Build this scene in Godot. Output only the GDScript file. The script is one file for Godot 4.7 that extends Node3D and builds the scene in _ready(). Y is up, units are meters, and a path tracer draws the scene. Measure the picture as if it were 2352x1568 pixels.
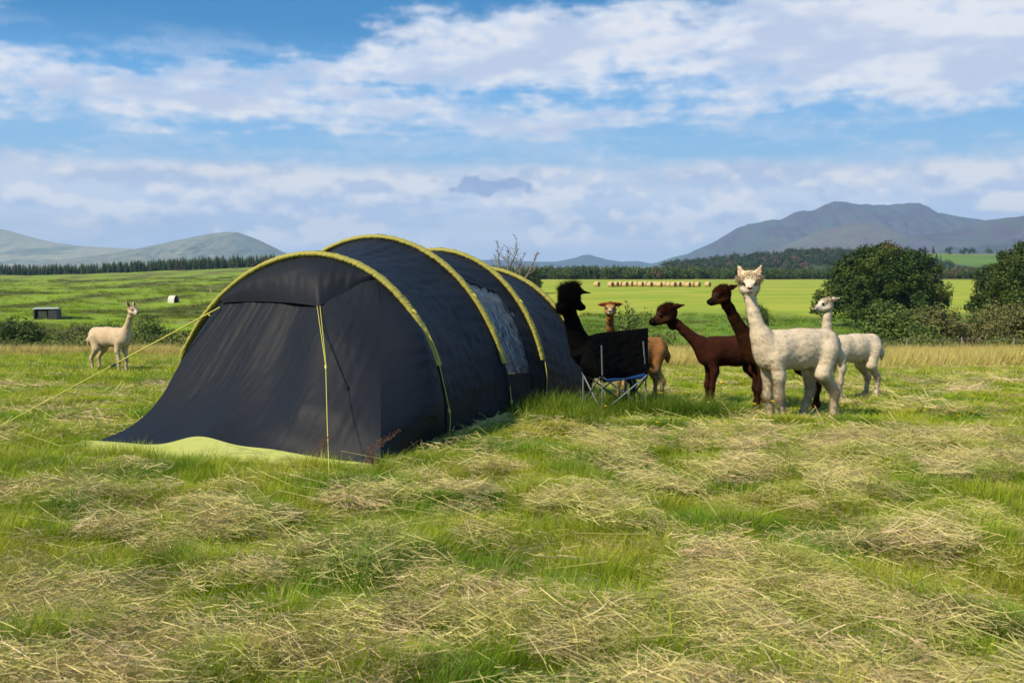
extends Node3D
# Camping field below the fells: a dark tunnel tent, a folding chair and a herd of alpacas.

var rng := RandomNumberGenerator.new()
var noise_a := FastNoiseLite.new()   # broad
var noise_b := FastNoiseLite.new()   # fine
var noise_c := FastNoiseLite.new()   # ridged
var mats := {}
const UP := Vector3.UP


# ---------------------------------------------------------------- mesh helpers
class MB:
	var v := PackedVector3Array()
	var n := PackedVector3Array()
	var c := PackedColorArray()
	var uv := PackedVector2Array()
	var ix := PackedInt32Array()

	func vert(p: Vector3, nn: Vector3, col: Color, t := Vector2.ZERO) -> int:
		v.append(p); n.append(nn); c.append(col); uv.append(t)
		return v.size() - 1

	func tri(a: int, b: int, d: int) -> void:   # clockwise seen from outside
		ix.append(a); ix.append(b); ix.append(d)

	func quad(a: int, b: int, d: int, e: int) -> void:
		tri(a, b, d); tri(a, d, e)

	func smooth(from := 0, from_ix := 0) -> void:
		for i in range(from, n.size()):
			n[i] = Vector3.ZERO
		for k in range(from_ix, ix.size(), 3):
			var a := ix[k]; var b := ix[k + 1]; var d := ix[k + 2]
			var f := (v[d] - v[a]).cross(v[b] - v[a])
			n[a] += f; n[b] += f; n[d] += f
		for i in range(from, n.size()):
			n[i] = n[i].normalized() if n[i].length_squared() > 0.0 else Vector3.UP

	func mesh() -> ArrayMesh:
		var a := []
		a.resize(Mesh.ARRAY_MAX)
		a[Mesh.ARRAY_VERTEX] = v; a[Mesh.ARRAY_NORMAL] = n; a[Mesh.ARRAY_COLOR] = c; a[Mesh.ARRAY_TEX_UV] = uv; a[Mesh.ARRAY_INDEX] = ix
		var m := ArrayMesh.new()
		m.add_surface_from_arrays(Mesh.PRIMITIVE_TRIANGLES, a)
		return m

	# a grid of nu x nv points from f(u, v), both 0..1
	func grid(nu: int, nv: int, f: Callable, col = null) -> void:
		var s := v.size(); var si := ix.size()
		for j in nv + 1:
			for i in nu + 1:
				var u := float(i) / nu; var w := float(j) / nv
				var p: Vector3 = f.call(u, w)
				var cc: Color = col.call(p, u, w) if col != null else Color.WHITE
				vert(p, Vector3.UP, cc, Vector2(u, w))
		for j in nv:
			for i in nu:
				var q := s + j * (nu + 1) + i
				quad(q, q + 1, q + nu + 2, q + nu + 1)
		smooth(s, si)

	# a tube through points with a radius each
	func tube(p: Array, r: Array, sides := 8, col := Color.WHITE, cap := true) -> void:
		var s := v.size(); var si := ix.size()
		var m := p.size()
		var side := Vector3.ZERO
		for i in m:
			var t: Vector3 = (p[mini(i + 1, m - 1)] - p[maxi(i - 1, 0)]).normalized()
			if i == 0:
				side = t.cross(Vector3.UP if absf(t.y) < 0.9 else Vector3.RIGHT).normalized()
			side = (side - t * side.dot(t)).normalized()
			var bi := t.cross(side)
			for k in sides:
				var a := TAU * k / sides
				var o := side * cos(a) + bi * sin(a)
				vert(p[i] + o * r[i], o, col, Vector2(float(k) / sides, float(i) / m))
		for i in m - 1:
			for k in sides:
				var a := s + i * sides + k; var b := s + i * sides + (k + 1) % sides
				quad(a, a + sides, b + sides, b)
		if cap:
			for e in 2:
				var at: int = s + (0 if e == 0 else (m - 1) * sides)
				var t: Vector3 = (p[0] - p[1]).normalized() if e == 0 else (p[m - 1] - p[m - 2]).normalized()
				var o := vert(p[0 if e == 0 else m - 1], t, col)
				for k in sides:
					var a := at + k; var b := at + (k + 1) % sides
					if e == 0: tri(o, a, b)
					else: tri(o, b, a)

	func box(at: Basis, o: Vector3, size: Vector3, col := Color.WHITE) -> void:
		for ax in 3:
			for sg in [-1.0, 1.0]:
				var nn := Vector3.ZERO; nn[ax] = sg
				var a := Vector3.ZERO; a[(ax + 1) % 3] = 1.0
				var b := nn.cross(a)
				var q := []
				for w in [[-1, -1], [-1, 1], [1, 1], [1, -1]]:
					var p: Vector3 = (nn + a * w[0] + b * w[1]) * size * 0.5
					q.append(vert(o + at * p, (at * nn).normalized(), col))
				quad(q[0], q[1], q[2], q[3])


func lin(r: float, g: float, b: float) -> Color:   # 0..255 sRGB to linear
	return Color(r / 255.0, g / 255.0, b / 255.0).srgb_to_linear()


func mat(called: String, col: Color, rough := 0.8, vertex := false) -> StandardMaterial3D:
	var m := StandardMaterial3D.new()
	m.resource_name = called
	m.albedo_color = col.linear_to_srgb()
	m.roughness = rough
	m.metallic_specular = 0.35
	m.vertex_color_use_as_albedo = vertex
	mats[called] = m
	return m


func noise_map(freq: float, seed_: int, strength := 6.0, size := 256, oct := 4) -> NoiseTexture2D:
	var f := FastNoiseLite.new()
	f.seed = seed_; f.frequency = freq; f.fractal_octaves = oct
	f.noise_type = FastNoiseLite.TYPE_SIMPLEX_SMOOTH
	var t := NoiseTexture2D.new()
	t.width = size; t.height = size; t.seamless = true; t.noise = f
	t.as_normal_map = true; t.bump_strength = strength
	return t


func bumpy(m: StandardMaterial3D, t: Texture2D, per_metre: float, amount := 1.0) -> StandardMaterial3D:
	m.normal_enabled = true; m.normal_texture = t; m.normal_scale = amount
	m.uv1_triplanar = true; m.uv1_scale = Vector3.ONE * per_metre
	return m


func obj(called: String, mesh: Mesh, m: Material, parent: Node = null, kind := "") -> MeshInstance3D:
	var o := MeshInstance3D.new()
	o.name = called
	o.mesh = mesh
	o.material_override = m
	(parent if parent else self).add_child(o, true)
	if kind: o.set_meta("kind", kind)
	return o


var used := {}
func numbered(called: String) -> String:
	used[called] = used.get(called, -1) + 1
	return called if used[called] == 0 else "%s_%03d" % [called, used[called]]


func thing(called: String, label: String, category: String, at := Vector3.ZERO, turn := 0.0, group := "") -> Node3D:
	var o := Node3D.new()
	o.name = numbered(called)
	add_child(o, true)
	o.position = at; o.rotation.y = turn
	o.set_meta("label", label); o.set_meta("category", category)
	if group: o.set_meta("group", group)
	return o


func copy_of(root: Node3D, called: String, label: String, at: Vector3, turn := 0.0, group := "") -> Node3D:
	var r := root.duplicate() as Node3D
	r.name = numbered(called)
	add_child(r, true)
	r.position = at; r.rotation.y = turn
	r.set_meta("label", label)
	if group: r.set_meta("group", group)
	return r


func part(called: String, mesh: Mesh, m: Material, parent: Node, kind := "") -> MeshInstance3D:
	var k := 0
	var nm := called
	while parent.has_node(NodePath(nm)):
		k += 1
		nm = "%s_%03d" % [called, k]
	return obj(nm, mesh, m, parent, kind)


func scatter(called: String, mesh: Mesh, m: Material, xf: Array, cols: Array, parent: Node = null) -> MultiMeshInstance3D:
	var mm := MultiMesh.new()
	mm.transform_format = MultiMesh.TRANSFORM_3D
	mm.use_colors = true
	mm.mesh = mesh
	mm.instance_count = xf.size()
	for i in xf.size():
		mm.set_instance_transform(i, xf[i])
		mm.set_instance_color(i, cols[i])
	var o := MultiMeshInstance3D.new()
	o.name = called
	o.multimesh = mm
	o.material_override = m
	(parent if parent else self).add_child(o, true)
	o.set_meta("kind", "stuff")
	return o


# ---------------------------------------------------------------- terrain
func table(t: Array, d: float) -> float:
	if d <= t[0][0]: return t[0][1]
	for i in t.size() - 1:
		if d < t[i + 1][0]:
			var f: float = (d - t[i][0]) / (t[i + 1][0] - t[i][0])
			return lerpf(t[i][1], t[i + 1][1], f * f * (3.0 - 2.0 * f) * 0.5 + f * 0.5)
	return t[-1][1]

const LEFT_T := [[60.0, -5.1], [110.0, -5.0], [170.0, -4.3], [260.0, -3.8], [420.0, -3.0], [600.0, -2.6], [760.0, -6.0], [9000.0, -9.0]]
const RIGHT_T := [[60.0, -5.1], [132.0, -5.6], [146.0, -5.1], [250.0, -3.3], [350.0, -3.4], [450.0, -4.0], [600.0, -7.5], [9000.0, -9.0]]

func river_z(x: float) -> float:
	return -66.0 - 0.6 * maxf(x, -14.0) + 2.0 * sin(x * 0.11)

func field_edge(x: float) -> float:
	return 29.5 + 6.0 * smoothstep(0.0, -14.0, x) + noise_a.get_noise_2d(x * 3.0, 71.0) * 1.5

func base_y(x: float, z: float) -> float:
	var d := -z
	var y := -0.048 * log(1.0 + exp(minf((d - 10.5) / 0.8, 40.0)))
	if d < 9.0: y = 0.0
	var e := field_edge(x)
	if d > e:
		var ye := -0.06 * (e - 10.5)
		var a := x / d
		var l := smoothstep(-0.02, -0.16, a)
		var far := lerpf(table(RIGHT_T, d), table(LEFT_T, d), l)
		if l > 0.0 and d > 200.0:   # the left slope climbs towards the forest behind the tent
			far += l * smoothstep(200.0, 600.0, d) * lerpf(-1.3, 3.6, smoothstep(-0.52, -0.2, a))
		y = lerpf(ye, far, smoothstep(e, e + 24.0, d))
		y += noise_a.get_noise_2d(x * 0.35, z * 0.35) * 1.3 * smoothstep(70.0, 120.0, d) * (l * 0.8 + 0.12)
		var r := absf(z - river_z(x))
		y -= 1.1 * (1.0 - smoothstep(2.5, 5.5, r))
	return y

func hay_at(x: float, z: float) -> float:   # how much cut hay lies here, 0..1
	var d := -z
	var v := noise_b.get_noise_2d(x * 5.0, z * 8.0) * 0.9 + noise_a.get_noise_2d(x * 16.0, z * 24.0) * 0.45 + noise_b.get_noise_2d(x * 21.0 + 13.0, z * 26.0) * 0.36
	var bias := 0.0
	bias += 0.34 * smoothstep(5.2, 4.2, d)
	bias += 0.34 * smoothstep(0.2, 1.2, x) * smoothstep(6.6, 7.4, d) * smoothstep(9.6, 8.6, d)
	bias -= 0.50 * smoothstep(8.9, 10.0, d) * smoothstep(15.0, 12.0, d)
	bias += 0.22 * exp(-pow((x + 2.1) / 0.5, 2.0) - pow((d - 5.0) / 0.6, 2.0)) + 0.25 * exp(-pow((x - 2.7) / 0.4, 2.0) - pow((d - 5.6) / 0.7, 2.0))
	bias -= 0.25 * smoothstep(6.5, 7.6, d) * smoothstep(0.0, -1.0, x)
	bias += 0.10 * smoothstep(13.0, 17.0, d)
	bias -= 0.55 * smoothstep(-0.9, -1.4, x) * smoothstep(6.6, 7.3, d) * smoothstep(9.5, 8.6, d)   # raked clear before the tent
	return smoothstep(0.06, 0.50, v + bias)

func gy(x: float, z: float) -> float:
	var d := -z
	var y := base_y(x, z)
	if d < 34.0:
		var near := smoothstep(34.0, 20.0, d)
		var tp := Vector2(x + 2.0, z + 9.4)   # the ground is trodden level under and around the tent
		var ta := tp.dot(Vector2(0.296, -0.955)); var tb := tp.dot(Vector2(0.955, 0.296))
		var flat := smoothstep(0.25, 0.9, maxf(maxf(-1.45 - ta, ta - 5.0), maxf(-1.9 - tb, tb - 1.5)))
		y += (noise_a.get_noise_2d(x * 14.0, z * 14.0) * 0.06 + noise_b.get_noise_2d(x * 9.0, z * 9.0) * 0.035) * near * flat
		if d < 12.0 and d > -1.0:
			y += 0.085 * hay_at(x, z) * flat
			y -= 0.10 * exp(-pow((x + 2.2) / 0.5, 2.0) - pow((d - 4.6) / 0.3, 2.0)) + 0.05 * exp(-pow((x - 0.2) / 0.6, 2.0) - pow((d - 4.5) / 0.25, 2.0))
	return y

func ground_colour(x: float, z: float) -> Color:
	var d := -z
	var g := Color(0.085, 0.125, 0.016)
	var n1 := noise_a.get_noise_2d(x, z)
	var n2 := noise_b.get_noise_2d(x, z)
	var e := field_edge(x)
	if d < e:
		var h := hay_at(x, z)
		g = Color(0.15, 0.21, 0.015).lerp(Color(0.34, 0.29, 0.12), h * 0.6)
		var dry := smoothstep(e - 9.0, e - 3.0, d) * smoothstep(-0.3, 0.2, n2 + 0.2)
		g = g.lerp(Color(0.36, 0.29, 0.10), dry * 0.8)
		return g
	var a := x / maxf(d, 1.0)
	if a < -0.08:   # rough pasture of grass and rushes
		var t := noise_a.get_noise_2d(x * 0.9, z * 0.55) + 0.5 * noise_b.get_noise_2d(x * 0.35, z * 0.25)
		g = Color(0.175, 0.235, 0.018).lerp(Color(0.115, 0.125, 0.028), smoothstep(0.0, 0.35, t))
		g = g.lerp(Color(0.21, 0.31, 0.015), smoothstep(0.05, -0.4, t) * 0.8)
		g = g.lerp(Color(0.22, 0.19, 0.06), 0.5 * smoothstep(0.25, 0.5, noise_b.get_noise_2d(x * 0.6 + 90.0, z * 0.6)))
		# a worn bank running across the slope
		var bank := absf(z + 118.0 + (x + 36.0) * 1.35 + 5.0 * n1)
		if x > -62.0 and x < -20.0:
			g = g.lerp(Color(0.24, 0.19, 0.09), 0.75 * (1.0 - smoothstep(1.0, 3.2, bank)))
		g = g.lerp(Color(0.25, 0.21, 0.07), 0.6 * smoothstep(560.0, 600.0, d))
	else:
		var mown := smoothstep(139.0, 147.0, d + n1 * 6.0) * smoothstep(430.0, 405.0, d + n2 * 12.0)
		g = Color(0.13, 0.21, 0.015).lerp(Color(0.16, 0.14, 0.03), smoothstep(0.1, 0.5, noise_b.get_noise_2d(x * 1.2, z * 1.2)))
		var f := Color(0.33, 0.37, 0.024).lerp(Color(0.22, 0.31, 0.018), smoothstep(-0.3, 0.4, noise_b.get_noise_2d(x * 0.25, z * 0.9)))
		f = f.lerp(Color(0.41, 0.37, 0.06), 0.6 * smoothstep(0.1, 0.5, noise_a.get_noise_2d(x * 0.4 + 40.0, z * 1.6)))
		f = f.lerp(Color(0.34, 0.37, 0.04), 0.25 * smoothstep(-0.2, 0.9, sin(x * 0.25 + z * 0.06 + n2 * 4.0)) * smoothstep(-0.2, 0.2, n1))
		g = g.lerp(f, mown)
		g = g.lerp(Color(0.22, 0.18, 0.06), 0.7 * smoothstep(405.0, 430.0, d))
	return g


# ---------------------------------------------------------------- the scene
func _ready() -> void:
	rng.seed = 20240
	noise_a.seed = 1; noise_a.frequency = 0.05; noise_a.fractal_octaves = 3; noise_a.noise_type = FastNoiseLite.TYPE_SIMPLEX_SMOOTH
	noise_b.seed = 2; noise_b.frequency = 0.12; noise_b.fractal_octaves = 3; noise_b.noise_type = FastNoiseLite.TYPE_SIMPLEX_SMOOTH
	noise_c.seed = 3; noise_c.frequency = 1.0; noise_c.fractal_octaves = 2; noise_c.noise_type = FastNoiseLite.TYPE_SIMPLEX_SMOOTH

	# camera
	var cam := Camera3D.new()
	cam.name = "camera"
	add_child(cam)
	cam.position = Vector3(0, 1.6, 0)
	cam.rotation.x = -atan(172.0 / 2287.0)
	var lens := CameraAttributesPhysical.new()
	lens.frustum_focal_length = 35.0
	lens.frustum_focus_distance = 10.0
	lens.exposure_aperture = 5.6
	lens.frustum_near = 0.05
	lens.frustum_far = 40000.0
	cam.attributes = lens
	cam.fov = 2.0 * rad_to_deg(atan(784.0 / 2287.0))
	cam.near = 0.05
	cam.far = 40000.0
	cam.current = true

	# sky, air, exposure
	const EXPOSURE := 1.25
	var env := Environment.new()
	env.background_mode = Environment.BG_SKY
	env.sky = make_sky(1.0 / EXPOSURE)
	env.tonemap_mode = Environment.TONE_MAPPER_LINEAR
	env.tonemap_exposure = EXPOSURE
	env.sdfgi_enabled = true; env.ssao_enabled = true; env.ssil_enabled = true
	env.fog_enabled = true
	env.fog_density = 0.000115
	env.fog_light_color = Color(0.66, 0.82, 1.0)
	var we := WorldEnvironment.new()
	we.name = "world_environment"
	we.environment = env
	add_child(we)

	# sun: from the left, a little behind the camera, through thin cloud
	var sun := DirectionalLight3D.new()
	sun.name = "sun"
	sun.light_color = Color(1.0, 0.94, 0.82)
	sun.light_energy = 1.55
	sun.light_angular_distance = 2.5
	sun.shadow_enabled = true
	add_child(sun)
	sun.look_at_from_position(Vector3(-0.56, 0.68, 0.48) * 10.0, Vector3.ZERO)

	materials()
	ground()
	hills()
	forests()
	make_tent()
	make_chair()
	herd()
	big_tree("broadleaf_tree", "big round dark green tree beyond the rearmost white alpaca", Vector3(43.2, base_y(43.2, -116.0), -116.0), 0.3, 14.0, 10.0, 61)
	big_tree("broadleaf_tree", "big dark green tree cut off by the right frame edge", Vector3(59.6, base_y(59.6, -112.0), -112.0), 2.2, 14.5, 10.0, 62)
	plant_bushes()
	dead_tree()
	sheds()
	fence()
	bales()
	make_grass()
	flowers()
	seed_heads()


func materials() -> void:
	var weave := noise_map(0.05, 5, 5.0)
	var crumple := noise_map(0.012, 6, 9.0, 512, 5)
	var woolmap := noise_map(0.06, 7, 7.0)
	bumpy(mat("tent", Color(0.0105, 0.0135, 0.0205), 0.56), crumple, 1.3, 0.20).metallic_specular = 0.26
	bumpy(mat("sleeve", Color(0.33, 0.30, 0.062), 0.6), weave, 6.0, 0.5)
	bumpy(mat("skirt", Color(0.34, 0.38, 0.10), 0.6), crumple, 1.5, 0.5)
	mat("guy", Color(0.56, 0.53, 0.10), 0.6)
	mat("slider", Color(0.08, 0.08, 0.09), 0.5)
	mat("dark_pole", Color(0.012, 0.012, 0.014), 0.6)
	var st := mat("steel", Color(0.17, 0.20, 0.23), 0.5); st.metallic = 0.2
	mat("black_plastic", Color(0.01, 0.01, 0.011), 0.5)
	bumpy(mat("chair_cloth", Color(0.005, 0.005, 0.006), 0.85), crumple, 2.5, 0.5).metallic_specular = 0.12
	mat("blue_cloth", Color(0.008, 0.045, 0.17), 0.8)
	var p := mat("pane", Color(0.62, 0.66, 0.72, 0.12), 0.2)
	p.albedo_color.a = 0.12
	p.transparency = BaseMaterial3D.TRANSPARENCY_ALPHA
	p.metallic_specular = 0.7
	bumpy(mat("wool", Color.WHITE, 0.95, true), woolmap, 9.0, 0.6).metallic_specular = 0.15
	var hr := mat("hair", Color.WHITE, 0.9, true)
	hr.metallic_specular = 0.15; hr.backlight_enabled = true; hr.backlight = Color(0.8, 0.8, 0.8)
	mat("eye", Color(0.006, 0.004, 0.004), 0.08).metallic_specular = 0.6
	var g := mat("grass", Color.WHITE, 0.62, true)
	g.backlight_enabled = true; g.backlight = Color(0.85, 0.9, 0.45)
	var h := mat("hay", Color.WHITE, 0.75, true)
	h.backlight_enabled = true; h.backlight = Color(0.6, 0.58, 0.5)
	var l := mat("leaf", Color.WHITE, 0.6, true)
	l.backlight_enabled = true; l.backlight = Color(0.38, 0.42, 0.12)
	mat("bark", Color(0.07, 0.055, 0.04), 0.9)
	mat("dead", Color(0.20, 0.17, 0.15), 0.9)
	mat("ground", Color.WHITE, 0.95, true)
	mat("hill", Color.WHITE, 0.95, true)
	var w := mat("water", Color(0.10, 0.12, 0.12), 0.06)
	w.metallic_specular = 0.6
	mat("straw", Color(0.50, 0.37, 0.17), 0.9)
	mat("straw_end", Color(0.27, 0.17, 0.085), 0.9)
	mat("tin_dark", Color(0.05, 0.05, 0.06), 0.6)
	mat("tin_pale", Color(0.40, 0.43, 0.46), 0.5)
	mat("tin_white", Color(0.55, 0.53, 0.48), 0.6)
	mat("pale_board", Color(0.30, 0.26, 0.20), 0.8)
	mat("post", Color(0.24, 0.20, 0.16), 0.9)
	mat("stem", Color(0.10, 0.17, 0.03), 0.7)
	mat("petal", Color(0.80, 0.58, 0.01), 0.4)
	mat("seed", Color(0.16, 0.085, 0.045), 0.85)


func herd() -> void:
	var white := Color(0.62, 0.52, 0.385)
	var brown := Color(0.032, 0.0125, 0.0075)
	var up_l := Vector3(-0.15, 1.0, -0.42); var up_r := Vector3(-0.15, 1.0, 0.42)
	alpaca({"label": "tall white shorn alpaca in front of the herd facing the viewer", "at": Vector3(2.955, 0, -10.40), "heading": Vector2(-0.955, 0.29), "s": 1.03, "ls": 0.90,
		"head": Vector3(2.455, 1.415, -10.30), "look": Vector3(-0.20, -0.06, 1.0), "neck": Vector2(0.13, 0.20), "neck_r": 0.90, "col": white, "face": Color(0.65, 0.57, 0.45), "crown": Color(0.70, 0.57, 0.38), "muzzle": Color(0.56, 0.46, 0.38), "dirt": Color(0.36, 0.24, 0.12),
		"fluff": 0.030, "hs": 0.96, "leg": 0.004, "ears": [up_l, up_r], "ear_in": Color(0.50, 0.30, 0.22), "ear_len": 0.14, "cell": 0.0135, "hcell": 0.0065, "strands": 46000, "hair": 0.015, "top_n": 6500, "top_len": 0.024,
		"feet": [[-0.10, 0.02], [-0.06, -0.02], [-0.03, 0.0], [0.20, 0.02]]})
	alpaca({"label": "smaller white alpaca behind the tall one looking left in profile", "at": Vector3(4.44, 0, -13.0), "heading": Vector2(-0.92, 0.39), "s": 0.90, "ls": 0.95,
		"head": Vector3(4.03, 1.115, -12.8), "look": Vector3(-1.0, -0.06, 0.30), "neck": Vector2(0.14, 0.12), "col": Color(0.61, 0.51, 0.385), "face": Color(0.60, 0.53, 0.45), "muzzle": Color(0.50, 0.42, 0.37), "dirt": Color(0.38, 0.26, 0.14),
		"fluff": 0.006, "ears": [Vector3(-1.0, 0.15, -0.25), Vector3(-1.0, 0.12, 0.25)], "ear_open": [Vector3(0.2, -0.3, -1.0), Vector3(0.2, -0.3, -1.0)], "ear_in": Color(0.42, 0.27, 0.24), "strands": 22000, "hair": 0.016, "top_n": 1800, "top_len": 0.018})
	alpaca({"label": "dark brown alpaca with a long forward neck behind the tall white one", "at": Vector3(3.06, 0, -11.30), "heading": Vector2(-0.996, 0.09), "s": 0.96, "ls": 0.97,
		"head": Vector3(2.33, 1.285, -11.1), "look": Vector3(-0.92, -0.24, 0.36), "neck": Vector2(0.16, 0.16), "col": brown, "face": Color(0.040, 0.018, 0.010), "crown": Color(0.05, 0.019, 0.010), "muzzle": Color(0.018, 0.010, 0.008), "dirt": Color(0.035, 0.016, 0.010), "ink": Color(0.006, 0.004, 0.004),
		"fluff": 0.014, "ears": [Vector3(-1.0, 0.10, -0.45), Vector3(-1.0, 0.0, 0.35)], "ear_in": Color(0.01, 0.006, 0.005), "strands": 12000, "hair": 0.013, "top_n": 5200, "top_len": 0.026, "ear_len": 0.17, "feet": [[0.04, 0], [-0.03, 0], [0.02, 0], [-0.10, 0]]})
	alpaca({"label": "dark brown alpaca between chair and herd with lowered shaggy head", "at": Vector3(2.64, 0, -11.98), "heading": Vector2(-0.99, 0.12), "s": 0.89,
		"head": Vector3(1.84, 1.035, -11.9), "look": Vector3(-0.96, -0.26, 0.16), "neck": Vector2(0.17, 0.10), "col": Color(0.042, 0.0155, 0.0085), "face": Color(0.05, 0.022, 0.012), "crown": Color(0.045, 0.016, 0.009), "muzzle": Color(0.012, 0.008, 0.007), "dirt": Color(0.03, 0.015, 0.01), "ink": Color(0.006, 0.004, 0.004), "hs": 1.28,
		"fluff": 0.012, "ears": [Vector3(-1.0, -0.05, -0.35), Vector3(-1.0, -0.12, 0.35)], "ear_in": Color(0.02, 0.012, 0.008), "strands": 12000, "hair": 0.012, "top_n": 5600, "top_len": 0.030, "ear_len": 0.165})
	alpaca({"label": "tan alpaca behind the chair with an orange topknot facing the viewer", "at": Vector3(1.60, 0, -12.75), "heading": Vector2(-0.94, 0.34), "s": 0.87, "ls": 0.85,
		"head": Vector3(1.215, 1.085, -12.3), "look": Vector3(-0.10, -0.05, 1.0), "neck": Vector2(0.14, 0.12), "neck_r": 0.85, "col": Color(0.27, 0.125, 0.045), "face": Color(0.36, 0.22, 0.11), "crown": Color(0.33, 0.115, 0.025), "muzzle": Color(0.50, 0.40, 0.28), "leg_col": Color(0.40, 0.28, 0.17), "dirt": Color(0.26, 0.17, 0.10),
		"fluff": 0.006, "ears": [Vector3(-0.5, -0.05, -1.0), Vector3(-0.4, -0.1, 1.0)], "strands": 11000, "hair": 0.013, "top_n": 1800, "top_len": 0.016, "hs": 0.98})
	alpaca({"label": "black alpaca beside the tent with a shaggy head turned right", "at": Vector3(1.13, 0, -12.0), "heading": Vector2(-0.98, 0.2), "s": 0.89, "ls": 0.88,
		"head": Vector3(0.705, 1.235, -11.72), "look": Vector3(0.80, -0.40, -0.30), "neck": Vector2(0.10, 0.14), "neck_r": 1.6, "col": Color(0.0065, 0.0052, 0.0052), "face": Color(0.006, 0.005, 0.005), "dirt": Color(0.012, 0.009, 0.008), "ink": Color(0.003, 0.003, 0.003),
		"fluff": 0.036, "hs": 1.2, "ears": [Vector3(0.4, 0.35, -0.9), Vector3(0.75, 0.22, 0.35)], "ear_len": 0.19, "strands": 11000, "hair": 0.02, "top_n": 5000, "top_len": 0.05, "feet": [[0.05, 0], [-0.10, 0], [0.05, 0], [-0.06, 0]]})
	var lone := alpaca({"label": "lone cream alpaca standing left of the tent looking right", "at": Vector3(-8.40, 0, -20.8), "heading": Vector2(0.93, 0.36), "s": 1.0, "ls": 1.0, "group": "alpacas on the left side of the field",
		"head": Vector3(-7.79, 0.715, -20.42), "look": Vector3(0.80, -0.10, 0.60), "neck": Vector2(0.09, 0.18), "neck_r": 0.95, "col": Color(0.56, 0.43, 0.29), "face": Color(0.58, 0.49, 0.38), "crown": Color(0.55, 0.42, 0.27), "muzzle": Color(0.58, 0.48, 0.40), "dirt": Color(0.50, 0.36, 0.22),
		"fluff": 0.006, "ears": [Vector3(-0.75, 0.85, -0.45), Vector3(-0.2, 1.0, 0.5)], "cell": 0.02, "hcell": 0.0095, "strands": 9000, "hair": 0.014, "top_n": 1200, "top_len": 0.02})
	var far_x := (485.0 - 1176.0) / 2287.0 * 190.0
	copy_of(lone, "alpaca", "tiny pale alpaca far up the slope beside the tent's left hoop", Vector3(far_x, base_y(far_x, -190.0), -190.0), -1.3, "alpacas far off on the green slope")


# ---------------------------------------------------------------- sky
var sky_a := FastNoiseLite.new()
var sky_b := FastNoiseLite.new()
var sky_c := FastNoiseLite.new()
# cloud masses: centre across, centre up (both in thousandths of a radian from straight ahead and from the horizon), reach across, reach up, weight
const MASSES := [
	[-490, 250, 75, 36, 0.40], [-420, 186, 260, 11, 0.60], [-420, 226, 60, 14, 0.15], [-290, 242, 105, 32, -1.6], [-90, 262, 90, 14, -0.55], [70, 266, 95, 13, -0.60],
	[-330, 214, 180, 15, -0.75], [-195, 214, 45, 16, 0.45], [-60, 210, 150, 34, 0.62], [90, 218, 90, 30, 0.45], [200, 245, 50, 12, -0.15], [255, 215, 80, 20, 0.55], [350, 212, 110, 36, 1.05], [440, 185, 90, 34, 0.75], [410, 258, 70, 10, -0.30],
	[-360, 186, 60, 5, -0.60], [-150, 176, 60, 5, -0.45], [-420, 160, 160, 14, 0.45], [-200, 150, 200, 12, 0.55], [10, 136, 90, 10, 0.40], [120, 150, 120, 12, 0.05], [300, 160, 140, 10, -0.10],
	[-420, 110, 240, 12, -0.30], [-60, 114, 160, 9, -0.30], [220, 125, 220, 11, -0.32], [420, 128, 80, 14, -0.30], [470, 120, 60, 6, 0.4], [130, 122, 40, 5, 0.35],
]

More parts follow.
